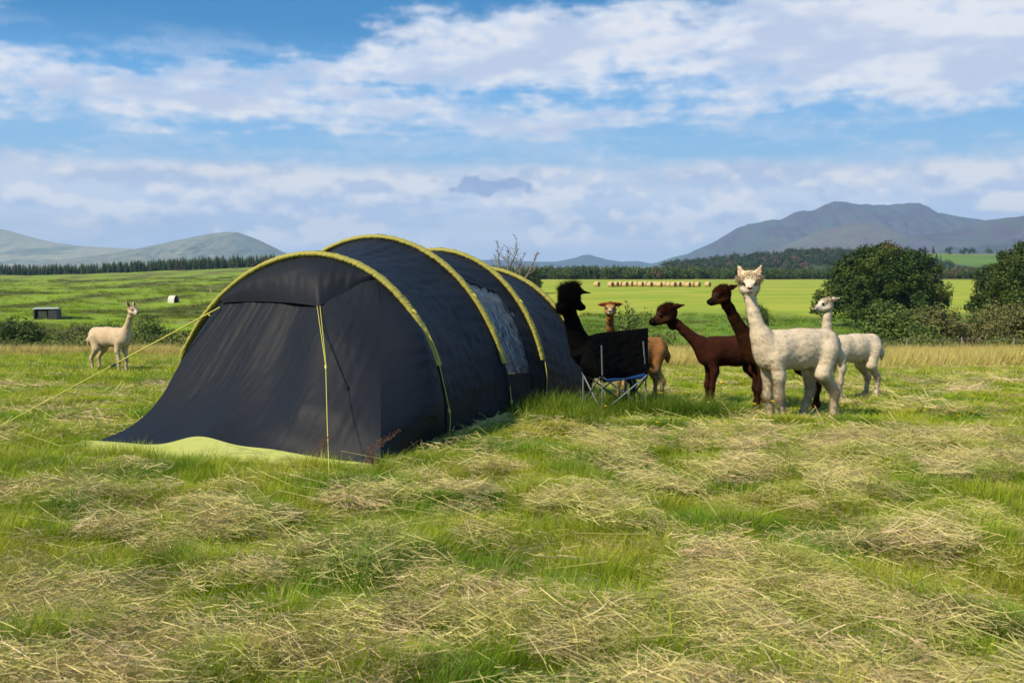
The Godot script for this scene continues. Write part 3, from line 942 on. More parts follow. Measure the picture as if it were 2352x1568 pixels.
	var ears: Array = d.ears
	var er := []
	for i in 2:
		var sg := -1.0 if i == 0 else 1.0
		var b0: Vector3 = H.call(-0.035, 0.055 + fl * 0.4, (0.048 + fl * 0.5) * sg)
		var ed: Vector3 = (hb * (ears[i] as Vector3)).normalized()
		var open: Vector3 = (hb * (d.get("ear_open", [Vector3(1, 0, 0.2), Vector3(1, 0, 0.2)])[i] as Vector3))
		open = (open - ed * open.dot(ed)).normalized()
		er.append([b0, ed, open])
		var L: float = d.get("ear_len", 0.155) * hs
		hbones.append([b0, b0 + ed * L * 0.45, 0.018 * hs, 0.030 * hs, open, 2.0])
		hbones.append([b0 + ed * L * 0.45, b0 + ed * L, 0.030 * hs, 0.007 * hs, open, 2.0])
	var head := nets(hbones, d.get("hcell", 0.0085), 0.022 * hs)
	var ink: Color = d.get("ink", Color(0.03, 0.02, 0.018))
	for i in head.v.size():
		var p := head.v[i]
		var l := hb.inverse() * (p - hp) / hs
		var crown := smoothstep(-0.01, 0.035, l.y) * smoothstep(0.085, 0.045, l.x)
		var woolly := maxf(crown, smoothstep(0.03, -0.02, l.x))
		var w := nz.get_noise_3d(p.x * 60.0, p.y * 60.0, p.z * 60.0) * (0.0015 + (0.006 + fl * 0.25) * woolly)
		head.v[i] = p + head.n[i] * w
		var g := 1.0 + 0.13 * nz.get_noise_3d(p.x * 50.0, p.y * 50.0, p.z * 50.0)
		var c := face.lerp(d.get("crown", base), woolly)
		c = c.lerp(d.get("muzzle", face), smoothstep(0.10, 0.15, l.x))
		# nostrils, mouth, eye sockets, ear hollows
		for sg in [-1.0, 1.0]:
			c = c.lerp(ink, smoothstep(0.024, 0.014, Vector2((l.y + 0.030 - 0.3 * absf(l.z)) * 1.3, l.z - 0.012 * sg).length()) * smoothstep(0.160, 0.172, l.x))
			c = c.lerp(ink, 0.5 * smoothstep(0.028, 0.018, (l - Vector3(0.070, 0.012, 0.058 * sg)).length()))
		c = c.lerp(ink, 0.85 * smoothstep(0.007, 0.003, absf(l.z)) * smoothstep(0.165, 0.172, l.x) * smoothstep(-0.062, -0.05, l.y) * smoothstep(-0.03, -0.04, l.y))
		c = c.lerp(ink, 0.8 * smoothstep(0.007, 0.003, absf(l.y + 0.064 + 0.10 * absf(l.z))) * smoothstep(0.10, 0.135, l.x))
		for e in er:
			var q: Vector3 = p - e[0]
			var along: float = q.dot(e[1]) / hs
			var across: float = (q - e[1] * q.dot(e[1]) - e[2] * q.dot(e[2])).length() / hs
			if along > 0.02 and along < 0.16 and q.dot(e[2]) > 0.0:
				c = c.lerp(d.get("ear_in", ink), smoothstep(0.022, 0.010, across) * smoothstep(0.13, 0.10, along) * 0.9)
		head.c[i] = Color(c.r * g, c.g * g, c.b * g)
	head.smooth()
	var whole := MB.new()
	append_mb(whole, body)
	append_mb(whole, head)
	part("body", whole.mesh(), mats.wool, root)
	# --- eyes
	for sg in [-1.0, 1.0]:
		var e := MB.new()
		var r := 0.0185 * hs
		var o: Vector3 = H.call(0.072, 0.012, 0.055 * sg)
		e.grid(12, 8, func(u: float, v: float) -> Vector3: return o + Vector3(cos(TAU * u) * sin(PI * v), cos(PI * v), sin(TAU * u) * sin(PI * v)) * r)
		part("eye", e.mesh(), mats.eye, root)
	# --- hair
	var strands: int = d.get("strands", 9000)
	var len_: float = d.get("hair", 0.020)
	var fleece := wool(body, strands, len_, 0.0055, 40 + int(at.x * 10.0), func(p: Vector3) -> float: return 0.6 + (1.0 + lf * 30.0) * smoothstep(0.5, 0.35, p.y / s) * smoothstep(0.02, 0.08, p.y))
	part("fleece", fleece.mesh(), mats.hair, root, "stuff")
	var top := wool(head, d.get("top_n", 2600), d.get("top_len", 0.034), 0.007, 90 + int(at.x * 10.0), func(p: Vector3) -> float:
		var l := hb.inverse() * (p - hp) / hs
		for e in er:
			if (p - e[0]).dot(e[1]) > 0.035 * hs: return 0.0
		return (smoothstep(0.01, 0.05, l.y) * smoothstep(0.085, 0.03, l.x) * 1.4) + smoothstep(0.03, -0.02, l.x) * (0.25 + fl * 12.0), d.get("top_droop", 0.2))
	part("topknot", top.mesh(), mats.hair, root, "stuff")
	return root


# ---------------------------------------------------------------- tent
const ARCH := [[-0.609, -8.962, 2.951, 1.704, 1.959, -0.026, -0.137], [-0.028, -10.904, 3.28, 1.971, 1.936, -0.025, -0.008], [0.399, -11.85, 3.059, 1.879, 1.903, -0.1, -0.11], [1.016, -13.097, 2.99, 1.722, 1.908, -0.1, 0.022]]
const TILT := 0.3

func arch(i: int, t: float) -> Vector3:
	var p: Array = ARCH[i]
	var dd := Vector3(-cos(TILT), 0, -sin(TILT)); var nn := Vector3(-sin(TILT), 0, cos(TILT))
	var u := cos(t)
	var cu := signf(u) * pow(absf(u), 2.0 / p[4]); var hh := pow(absf(sin(t)), 2.0 / p[4])
	var q: Vector3 = Vector3(p[0], 0, p[1]) + dd * ((1.0 - cu) * 0.5 * p[2] + hh * p[6]) + nn * (hh * p[5])
	q.y = base_y(p[0], p[1]) + hh * p[3]
	return q

func arch_out(i: int, t: float) -> Vector3:   # outward across the arch
	var a := (arch(i, minf(t + 0.02, PI)) - arch(i, maxf(t - 0.02, 0.0))).normalized()
	return a.cross(Vector3(-sin(TILT), 0, cos(TILT))).normalized()

func cloth(a: float, b: float, k := 1.0) -> float:   # creases in tent cloth, metres
	return k * (noise_c.get_noise_2d(a * 1.3, b * 0.5) * 0.020 + noise_c.get_noise_2d(a * 9.0 + b * 1.2, b * 1.1 + 9.0) * 0.011 - absf(noise_c.get_noise_2d(a * 3.2 + b * 2.2 + 20.0, b * 2.6 - a * 1.2)) * 0.012 + noise_c.get_noise_2d(a * 17.0, b * 6.0) * 0.0022)

func canopy(i: int, t: float, s: float, creased := 1.0) -> Vector3:
	var p := arch(i, t).lerp(arch(i + 1, t), s)
	var o := arch_out(i, t).lerp(arch_out(i + 1, t), s).normalized()
	var L := (arch(i, 1.57) - arch(i + 1, 1.57)).length()
	var bow := 4.0 * s * (1.0 - s)
	return p + o * (-0.045 * L * bow * (0.3 + 0.7 * sin(t)) + cloth(t * 1.7 + i * 9.0, s * L) * creased * smoothstep(0.0, 0.15, bow))

func pl(o: MeshInstance3D, org: Vector3) -> MeshInstance3D:
	o.position = -org
	return o

func coons(c0: Callable, c1: Callable, d0: Callable, d1: Callable, u: float, v: float) -> Vector3:
	var a: Vector3 = (c0.call(u) as Vector3).lerp(c1.call(u), v)
	var b: Vector3 = (d0.call(v) as Vector3).lerp(d1.call(v), u)
	var p00: Vector3 = c0.call(0.0); var p10: Vector3 = c0.call(1.0); var p01: Vector3 = c1.call(0.0); var p11: Vector3 = c1.call(1.0)
	return a + b - p00.lerp(p10, u).lerp(p01.lerp(p11, u), v)

func bez(a: Vector3, b: Vector3, c: Vector3, t: float) -> Vector3:
	return a.lerp(b, t).lerp(b.lerp(c, t), t)

func make_tent() -> void:
	var org := Vector3(-1.3, 0, -10.4)
	var t := thing("tunnel_tent", "dark grey tunnel tent with four lime green hoops pitched on mown grass", "tent", org)
	# three stretches of tunnel cloth; the middle one has a clear window low on its right side
	for i in 3:
		var L := (arch(i, 1.57) - arch(i + 1, 1.57)).length()
		var nu := 150; var nv := int(clampf(L * 46.0, 40, 90))
		var m := MB.new(); var w := MB.new()
		m.grid(nu, nv, func(u: float, v: float) -> Vector3: return canopy(i, lerpf(0.0, PI, u), v))
		if i == 1:
			var keep := PackedInt32Array()
			for k in range(0, m.ix.size(), 3):
				var c := (m.uv[m.ix[k]] + m.uv[m.ix[k + 1]] + m.uv[m.ix[k + 2]]) / 3.0
				if not window_at(c.x * PI, c.y): keep.append_array([m.ix[k], m.ix[k + 1], m.ix[k + 2]])
			m.ix = keep
			w.grid(90, 60, func(u: float, v: float) -> Vector3:
				var tt := lerpf(0.235, 0.965, u); var sv := lerpf(0.02, 0.80, v)
				var o := arch_out(1, tt)
				var ed := smoothstep(0.0, 0.12, u) * smoothstep(1.0, 0.84, u) * smoothstep(0.0, 0.1, v) * smoothstep(1.0, 0.86, v)
				return canopy(1, tt, sv, 0.25) + o * (-0.014 + ed * (noise_c.get_noise_2d(u * 4.0 + v * 5.0, v * 7.0 - u * 3.0) * 0.016 - absf(noise_c.get_noise_2d(u * 3.0 + v * 6.0, v * 8.0 - u * 2.0)) * 0.018)))
			pl(part("window", w.mesh(), mats.pane, t), org)
		pl(part("canopy_panel", m.mesh(), mats.tent, t), org)
	# far end, sloping down behind the last hoop
	var m := MB.new()
	var axis := Vector3(0.296, 0, -0.955)
	m.grid(90, 30, func(u: float, v: float) -> Vector3:
		var tt := lerpf(0.0, PI, u)
		var p := arch(3, tt)
		var c := arch(3, 0.0).lerp(arch(3, PI), 0.5)
		var q := c + (p - c) * 0.72 + axis * 1.15
		q.y = base_y(q.x, q.z) + (p.y - c.y) * 0.16
		return p.lerp(q, v) + arch_out(3, tt) * (cloth(tt * 1.7, v * 1.3) - 0.05 * sin(PI * v)))
	pl(part("rear_panel", m.mesh(), mats.tent, t), org)
	# sloping front
	var ta := 2.26; var tc := 1.075
	var nn := Vector3(-0.296, 0, 0.955)
	var BR := Vector3(-1.035, 0.02, -7.72); var TIP := Vector3(-3.81, 0.035, -8.76)
	var A := arch(0, ta) - nn * 0.01; var C := arch(0, tc) - nn * 0.01
	var left := func(v: float) -> Vector3:   # ground to hoop
		return bez(TIP, Vector3(-3.42, 0.06, -9.12), Vector3(-3.24, 0.50, -9.34), v * 2.0) if v < 0.5 else bez(Vector3(-3.24, 0.50, -9.34), Vector3(-3.06, 0.94, -9.56), A, v * 2.0 - 1.0)
	var right := func(v: float) -> Vector3: return bez(BR, Vector3(-1.10, 0.75, -8.36), C, v)
	var bottom := func(u: float) -> Vector3:
		var p := TIP.lerp(BR, u)
		p.z += 0.05 * sin(PI * u)
		p.y = lerpf(0.035, 0.02, u) + 0.012 * sin(9.0 * u) + 0.12 * exp(-pow((u - 0.43) / 0.11, 2.0)) + 0.07 * exp(-pow((u - 0.63) / 0.15, 2.0)) + 0.03
		return p
	var topc := func(u: float) -> Vector3: return arch(0, lerpf(ta, tc, u)) - nn * 0.01
	var f := MB.new()
	f.grid(130, 100, func(u: float, v: float) -> Vector3:
		var p := coons(bottom, topc, left, right, u, v)
		var k := minf(minf(u, 1.0 - u), minf(v, 1.0 - v)) * 8.0
		var q := Vector2(u * 2.6 - v * 0.9, v * 1.9 + u * 0.9)   # creases run down from the upper right
		return p + (nn + UP * 0.5).normalized() * (clampf(k, 0.0, 1.0) * cloth(q.x * 1.2, q.y * 0.9, 0.40) - 0.05 * sin(PI * u) * sin(PI * v) + 0.15 * sin(PI * clampf((u - 0.5) / 0.5, 0.0, 1.0)) * smoothstep(0.0, 0.25, v) * smoothstep(0.90, 0.55, v) * smoothstep(0.5, 0.75, u)))
	pl(part("front_panel", f.mesh(), mats.tent, t), org)
	var sd := MB.new()
	sd.grid(50, 90, func(u: float, v: float) -> Vector3:
		var p: Vector3 = (right.call(v) as Vector3).lerp(arch(0, v * tc) - nn * 0.01, u)
		return p + Vector3(0.955, 0, 0.296) * (cloth(v * 2.0 + 4.0, u * 1.2 + v, 0.6) * clampf(minf(u, 1.0 - u) * 8.0, 0.0, 1.0) + 0.17 * sin(PI * u) * smoothstep(0.0, 0.25, v) * smoothstep(0.95, 0.55, v)))
	pl(part("side_panel", sd.mesh(), mats.tent, t), org)
	# porch flap held out by guys
	var EA := Vector3(-2.79, 1.255, -9.56); var EB := Vector3(-1.736, 1.247, -8.93); var EC := C + nn * 0.015
	var aw := MB.new()
	aw.grid(70, 24, func(u: float, v: float) -> Vector3:
		var top := arch(0, lerpf(ta - 0.01, tc + 0.01, u)) + nn * 0.012
		var e: Vector3
		if u < 0.66: e = bez(EA, EA.lerp(EB, 0.5) + Vector3(0.0, 0.055, -0.03), EB, u / 0.66)
		else: e = bez(EB, EB.lerp(EC, 0.5) + Vector3(0, 0.0, -0.02), EC, (u - 0.66) / 0.34)
		var p := top.lerp(e, v)
		return p + (nn + UP * 0.6).normalized() * (sin(PI * v) * (0.035 + 0.03 * sin(PI * u)) + cloth(u * 2.0, v * 0.6 + u, 0.6) * sin(PI * v)))
	pl(part("porch_flap", aw.mesh(), mats.tent, t), org)
	var hem := MB.new(); var hp := []; var hr := []
	for i in 41:
		var u := i / 40.0
		hp.append(bez(EA, EA.lerp(EB, 0.5) + Vector3(0.0, 0.055, -0.03), EB, u / 0.66) if u < 0.66 else bez(EB, EB.lerp(EC, 0.5) + Vector3(0, 0, -0.02), EC, (u - 0.66) / 0.34))
		hr.append(0.006)
	hem.tube(hp, hr, 6)
	pl(part("flap_hem", hem.mesh(), mats.tent, t), org)
	# pale green mud skirt
	var sk := MB.new()
	sk.grid(180, 12, func(u: float, v: float) -> Vector3:
		var p: Vector3 = bottom.call(u)
		var q := p + nn * (0.04 + 0.05 * sin(PI * minf(u * 1.3, 1.0)) + 0.03 * noise_c.get_noise_1d(u * 6.0)) + Vector3(-0.10 * (1.0 - u), 0, 0)
		q.y = 0.002 + 0.018 * noise_c.get_noise_1d(u * 11.0 + 4.0)
		p.y -= 0.002; p += nn * 0.004
		return bez(q, q.lerp(p, 0.55) + Vector3(0, 0.012, 0), p, v) + (nn + UP * 0.6) * (0.010 * noise_c.get_noise_2d(u * 26.0 + v * 2.0, v * 1.5) + 0.012 * noise_c.get_noise_2d(u * 9.0, v * 1.2 + 5.0)) * sin(PI * v))
	pl(part("mud_skirt", sk.mesh(), mats.skirt, t), org)
	var sk2 := MB.new()
	sk2.grid(90, 5, func(u: float, v: float) -> Vector3:
		var side := Vector3(0.955, 0, 0.296)
		var p := BR.lerp(arch(0, 0.0), u / 0.4) if u < 0.4 else arch(0, 0.0).lerp(arch(1, 0.0), (u - 0.4) / 0.6)
		p.y = gy(p.x, p.z)
		var q := p + side * (0.09 + 0.03 * noise_c.get_noise_1d(u * 9.0))
		q.y = gy(q.x, q.z) + 0.012
		return (p + Vector3(0, 0.055, 0) - side * 0.005).lerp(q, v) + Vector3(0, 0.018 * sin(PI * v) + 0.01 * noise_c.get_noise_2d(u * 20.0, v), 0))
	pl(part("mud_skirt", sk2.mesh(), mats.skirt, t), org)
	# hoop sleeves and the bare pole ends below them
	for i in 4:
		var sl := MB.new()
		var t0: float = [0.43, 0.31, 0.33, 0.30][i]
		var n := 430
		sl.grid(n, 12, func(u: float, v: float) -> Vector3:
			var tt := lerpf(t0, PI - t0, u)
			var o := arch_out(i, tt)
			var an := TAU * v
			var ruck := noise_c.get_noise_2d(u * 85.0 + sin(an) * 1.8, cos(an) * 1.2 + i * 7.0) * 0.0065 + noise_c.get_noise_2d(u * 20.0, an + 3.0) * 0.004
			var wide := 0.058 * (1.0 + 0.12 * noise_c.get_noise_1d(u * 12.0 + i))
			return arch(i, tt) + o * (0.014 + cos(an) * (0.030 + ruck)) + Vector3(-0.296, 0, 0.955) * (sin(an) * (wide + ruck)))
		var so := pl(part("pole_sleeve", sl.mesh(), mats.sleeve, t), org)
		for sd2 in 2:
			var pm := MB.new(); var pp := []; var pr := []
			for k in 9:
				var tt := lerpf(0.0, t0 + 0.02, k / 8.0)
				if sd2: tt = PI - tt
				pp.append(arch(i, tt) + arch_out(i, tt) * 0.012); pr.append(0.009)
			pm.tube(pp, pr, 8)
			part("pole", pm.mesh(), mats.dark_pole, so)
	# guy lines
	var flap_b := EB
	line(t, org, [flap_b + Vector3(-0.012, 0, 0.01), Vector3(-1.53, 0.80, -8.12)], 0.0028)
	line(t, org, [flap_b + Vector3(0.014, 0, 0.01), Vector3(-1.522, 0.79, -8.11)], 0.0028)
	line(t, org, [Vector3(-1.526, 0.80, -8.11), Vector3(-1.43, 0.40, -7.63), Vector3(-1.335, 0.0, -7.18)], 0.0031, 0.02)
	var g0 := EA + Vector3(-0.01, -0.045, 0.03)
	var g1 := Vector3(-4.60, 0.165, -8.80)
	line(t, org, [g0, g0.lerp(g1, 0.47)], 0.0075, -1.0)
	line(t, org, [g0.lerp(g1, 0.47), g1, g0.lerp(g1, 1.12)], 0.0055, 0.04)
	line(t, org, [arch(0, 0.77) + arch_out(0, 0.77) * 0.03, arch(0, 0.55) + arch_out(0, 0.55) * 0.05 + nn * 0.02, arch(0, 0.36) + arch_out(0, 0.36) * 0.035 + nn * 0.03, arch(0, 0.15) + arch_out(0, 0.15) * 0.05 + nn * 0.01, arch(0, 0.0) + Vector3(0.03, 0.03, 0.08)], 0.0040, 0.78)
	line(t, org, [arch(2, 0.75) + arch_out(2, 0.75) * 0.03, arch(2, 0.5) + arch_out(2, 0.5) * 0.035 + nn * 0.02, arch(2, 0.25) + arch_out(2, 0.25) * 0.04 + nn * 0.02, arch(2, 0.0) + Vector3(0.0, 0.0, 0.10)], 0.0045, 0.86)
	line(t, org, [arch(1, 0.18) + arch_out(1, 0.18) * 0.03, arch(1, 0.08) + Vector3(0.03, 0, 0.04), arch(1, 0.0) + Vector3(0.04, 0.0, 0.09)], 0.0045, 0.5)
	line(t, org, [arch(0, 2.42) + arch_out(0, 2.42) * 0.035, arch(0, 2.56) + nn * 0.04 + arch_out(0, 2.56) * 0.01, arch(0, 2.72) + nn * 0.05], 0.0055, -1.0)
	line(t, org, [arch(3, 0.42) + arch_out(3, 0.42) * 0.03, arch(3, 0.0) + Vector3(0.25, 0.02, 0.02)], 0.0045, 0.5)
	# toggles where the lines meet the hoops
	for q in [arch(0, 0.77), arch(1, 0.74), arch(2, 0.75), arch(3, 0.78), arch(0, 2.42)]:
		var k := MB.new()
		var o: Vector3 = q + Vector3(0.02, 0.015, 0.03)
		k.tube([o + Vector3(-0.022, -0.012, 0), o + Vector3(0, 0.012, 0.016), o + Vector3(0.026, -0.014, 0.006)], [0.010, 0.014, 0.009], 6)
		pl(part("toggle", k.mesh(), mats.guy, t), org)
	# pegs at the near corner and the front guy
	for q in [Vector3(-1.333, 0.0, -7.17), Vector3(-1.0, 0.0, -7.62), arch(0, 0.0) + Vector3(0.05, 0, 0.1)]:
		var k := MB.new()
		k.tube([q + Vector3(0.01, -0.06, 0.02), q + Vector3(-0.005, 0.05, 0.0), q + Vector3(-0.03, 0.055, 0.01)], [0.003, 0.003, 0.003], 6)
		pl(part("peg", k.mesh(), mats.steel, t), org)

func window_at(t: float, s: float) -> bool:
	var lo := 0.255; var hi := 0.94
	if t < lo or t > hi: return false
	var f := (t - lo) / (hi - lo)
	var right := lerpf(0.70, 0.74, f) - 0.55 * smoothstep(0.80, 1.0, f) * smoothstep(0.80, 1.0, f)
	return s > 0.05 and s < right

func line(t: Node3D, org: Vector3, pts: Array, r: float, slider := -1.0) -> void:
	var c := Curve3D.new()
	for p in pts: c.add_point(p)
	for i in range(1, pts.size() - 1):
		var d: Vector3 = (pts[i + 1] - pts[i - 1]) * 0.16
		c.set_point_in(i, -d); c.set_point_out(i, d)
	var b := c.tessellate(5, 3.0)
	if b.size() < 3:
		b = PackedVector3Array([pts[0], (pts[0] + pts[-1]) * 0.5, pts[-1]])
	var m := MB.new(); var rr := []; var arr := []
	for q in b:
		arr.append(q); rr.append(r)
	m.tube(arr, rr, 6)
	var o := pl(part("guy_line", m.mesh(), mats.guy, t), org)
	if slider >= 0.0:
		var k := MB.new()
		var p := c.sample_baked(c.get_baked_length() * slider); var q := c.sample_baked(c.get_baked_length() * minf(slider + 0.03, 1.0) + 0.001)
		var dd := (q - p).normalized() * 0.025
		k.tube([p - dd, p, p + dd], [r * 2.0, r * 3.6, r * 1.8], 6)
		part("slider", k.mesh(), mats.slider if slider < 0.1 and r > 0.005 else mats.guy, o)


# ---------------------------------------------------------------- chair
func make_chair() -> void:
	var org := Vector3(1.26, base_y(1.26, -11.1), -11.1)
	var t := thing("camping_chair", "black folding camping chair with blue seat edge seen from behind beside tent", "chair", org)
	var RL := Vector3(1.005, -0.05, -11.0); var RR := Vector3(1.515, -0.05, -11.2)
	var fw := Vector3(-0.36, 0, -0.93)
	var FL := RL + fw * 0.50; var FR := RR + fw * 0.50
	var back := Vector3(0.36, 0, 0.93)
	var J := Vector3(0, 0.425, 0)
	var rod := func(a: Vector3, b: Vector3, called: String, r := 0.0095) -> void:
		var m := MB.new()
		m.tube([a, a.lerp(b, 0.5), b], [r, r, r], 8)
		pl(part(called, m.mesh(), mats.steel, t), org)
	var tl := Vector3(0.985, 0.735, -10.90); var tr := Vector3(1.47, 0.765, -11.10)
	var jl := RL + J + Vector3(0, 0.0, 0) ; var jr := RR + J
	rod.call(jl, tl, "back_post"); rod.call(jr, tr, "back_post")
	rod.call(RL, jl, "leg"); rod.call(RR, jr, "leg")
	rod.call(FL, FL + J + Vector3(0, 0.18, 0), "leg"); rod.call(FR, FR + J + Vector3(0, 0.18, 0), "leg")
	var o := back * 0.012
	rod.call(jl + o, RR + o + Vector3(0, 0.04, 0), "cross_brace"); rod.call(jr + o * 2.2, RL + o * 2.2 + Vector3(0, 0.04, 0), "cross_brace")
	rod.call(FL + J, FR + Vector3(0, 0.04, 0), "cross_brace"); rod.call(FR + J - o * 1.2, FL - o * 1.2 + Vector3(0, 0.04, 0), "cross_brace")
	var sdv := Vector3(-0.93, 0, 0.36) * 0.012
	rod.call(FL + J + sdv, RL + sdv + Vector3(0, 0.05, 0), "cross_brace"); rod.call(jl + sdv * 2.2, FL + sdv * 2.2 + Vector3(0, 0.05, 0), "cross_brace")
	rod.call(FR + J - sdv, RR - sdv + Vector3(0, 0.05, 0), "cross_brace"); rod.call(jr - sdv * 2.2, FR - sdv * 2.2 + Vector3(0, 0.05, 0), "cross_brace")
	for q in [RL, RR, FL, FR]:
		var m := MB.new()
		m.tube([q + Vector3(0, -0.02, 0), q + Vector3(0, 0.035, 0)], [0.017, 0.015], 8)
		pl(part("foot", m.mesh(), mats.black_plastic, t), org)
	for q in [jl, jr, FL + J, FR + J]:
		var m := MB.new()
		m.tube([q + Vector3(0, -0.035, 0), q, q + Vector3(0, 0.035, 0)], [0.016, 0.019, 0.016], 8)
		pl(part("joint", m.mesh(), mats.black_plastic, t), org)
	# back: a padded sling that wraps past the left post
	var m := MB.new()
	var slab := func(u: float, v: float) -> Vector3:
		var bl := RL + Vector3(-0.02, 0.36, 0); var br := RR + Vector3(0.02, 0.39, 0)
		var ul := tl + Vector3(-0.135, 0.150, -0.03); var ur := tr + Vector3(0.05, 0.155, 0.0)
		var top := ul.lerp(ur, u)
		top.y += -0.045 * pow(1.0 - u, 6.0) - 0.015 * sin(PI * u)
		var bot := bl.lerp(br, u)
		return bot.lerp(top, v) - back * (0.05 * sin(PI * u) * (1.0 - 0.5 * v) - 0.004)
	pillow(m, slab, back, 0.022)
	pl(part("backrest", m.mesh(), mats.chair_cloth, t), org)
	for sg in [0, 1]:   # arm slings
		var a := MB.new()
		var r0 := (RL if sg == 0 else RR); var f0 := (FL if sg == 0 else FR)
		var outw := Vector3(-0.93, 0, 0.36) * (1.0 if sg == 0 else -1.0)
		var sl := func(u: float, v: float) -> Vector3:
			var rb := r0 + Vector3(0, 0.40, 0); var rt: Vector3 = (tl + Vector3(-0.13, 0.08, -0.03)) if sg == 0 else (tr + Vector3(0.03, -0.06, 0))
			var fb := f0 + Vector3(0, 0.40, 0); var ft := f0 + Vector3(0, 0.63, 0)
			var p := rb.lerp(fb, u).lerp(rt.lerp(ft, u), v)
			p.y -= 0.05 * sin(PI * u) * v
			return p + outw * (0.07 * sin(PI * u) * sin(PI * v) + 0.015)
		pillow(a, sl, outw, 0.012)
		pl(part("arm_sling", a.mesh(), mats.chair_cloth, t), org)
	var st := MB.new()
	pillow(st, func(u: float, v: float) -> Vector3:
		var p := RL.lerp(RR, u).lerp(FL.lerp(FR, u), v) + Vector3(0, 0.405 + 0.03 * v - 0.05 * sin(PI * u) * sin(PI * v), 0)
		return p, UP, 0.015)
	pl(part("seat", st.mesh(), mats.chair_cloth, t), org)
	var e := MB.new()
	e.grid(24, 4, func(u: float, v: float) -> Vector3:
		var p := (jl + Vector3(0.02, -0.03, 0)).lerp(jr + Vector3(-0.02, 0.0, 0), u) + back * (0.024 + 0.012 * sin(PI * v))
		p.y += lerpf(-0.026, 0.022, v) * (0.35 + 0.65 * u + 0.25 * sin(u * 9.0)) - 0.012 * sin(PI * u)
		return p)
	var en := part("seat_edge", e.mesh(), mats.blue_cloth, t)
	en.set_meta("label", "bright blue strip of seat cloth below the backrest")
	pl(en, org)

func pillow(m: MB, f: Callable, nn: Vector3, thick: float) -> void:
	var n := 28
	for sg in [-1.0, 1.0]:
		m.grid(n, n, func(u: float, v: float) -> Vector3:
			var uu: float = u if sg > 0.0 else 1.0 - u
			var k := pow(sin(PI * clampf(uu, 0.0, 1.0)) * sin(PI * v), 0.3) if uu > 0.0 and uu < 1.0 and v > 0.0 and v < 1.0 else 0.0
			var p: Vector3 = f.call(uu, v)
			return p + nn * sg * (thick * 0.5 * k + k * (noise_c.get_noise_2d(uu * 5.0 + sg, v * 8.0) * 0.010 + noise_c.get_noise_2d(uu * 13.0, v * 19.0 + sg) * 0.004)))


# ---------------------------------------------------------------- grass and hay
func blade(m: MB, o: Vector3, dir: Vector3, h: float, w: float, bend: Vector3, col: Color, seg := 3, taper := true) -> void:
	var side := dir.cross(bend if bend.length() > 0.01 else Vector3.RIGHT)
	side = (side.normalized() if side.length() > 0.001 else Vector3.RIGHT) * w * 0.5
	var s := m.v.size(); var si := m.ix.size()
	for k in seg + 1:
		var t := float(k) / seg
		var p := o + dir * h * t + bend * h * t * t
		var ww := (1.0 - t * t * 0.92) if taper else (0.75 + 0.25 * sin(PI * t))
		m.vert(p - side * ww, UP, col); m.vert(p + side * ww, UP, col)
	for k in seg:
		var a := s + k * 2
		m.quad(a, a + 1, a + 3, a + 2)
	m.smooth(s, si)

func tuft(n: int, h: float, spread: float, w: float, lean: float, seed_: int, flop := 0.5) -> ArrayMesh:
	var r := RandomNumberGenerator.new(); r.seed = seed_
	var m := MB.new()
	for i in n:
		var a := r.randf() * TAU; var q := sqrt(r.randf()) * spread
		var o := Vector3(cos(a) * q, -0.012, sin(a) * q)
		var b := a + r.randf_range(-1.0, 1.0)
		var out := Vector3(cos(b), 0, sin(b))
		var hh := h * r.randf_range(0.45, 1.15)
		var g := r.randf_range(0.75, 1.25)
		blade(m, o, (UP + out * r.randf_range(0.0, lean)).normalized(), hh, w * r.randf_range(0.6, 1.2), out * flop * r.randf_range(0.3, 1.4) - UP * flop * 0.25, Color(g * r.randf_range(0.85, 1.2), g, g * 0.9))
	return m.mesh()

func hay_clump(n: int, reach: float, len_: float, w: float, lift: float, seed_: int) -> ArrayMesh:
	var r := RandomNumberGenerator.new(); r.seed = seed_
	var m := MB.new()
	var main := r.randf() * TAU
	for i in n:
		var a := r.randf() * TAU; var q := sqrt(r.randf()) * reach
		var b := main + r.randfn(0.0, 0.75)
		var d := Vector3(cos(b), r.randfn(0.0, 0.22), sin(b)).normalized()
		var l := len_ * r.randf_range(0.4, 1.2)
		var y := r.randf() * r.randf() * lift
		var o := Vector3(cos(a) * q, y, sin(a) * q) - d * l * 0.5
		o.y = maxf(o.y, 0.0)
		var g := r.randf_range(0.45, 1.35)
		blade(m, o, d, l, w * r.randf_range(0.6, 1.3), Vector3(r.randfn(0, 0.5), r.randfn(-0.02, 0.16), r.randfn(0, 0.5)), Color(g, g * r.randf_range(0.92, 1.05), g * r.randf_range(0.7, 1.1)), 3, false)
	return m.mesh()

func green_tone(x: float, z: float) -> Color:
	var n := noise_b.get_noise_2d(x * 7.0 + 30.0, z * 7.0)
	var c := Color(0.34, 0.43, 0.020).lerp(Color(0.16, 0.30, 0.016), smoothstep(0.05, 0.45, n))
	c = c.lerp(Color(0.46, 0.47, 0.050), smoothstep(-0.05, -0.45, n))
	return c

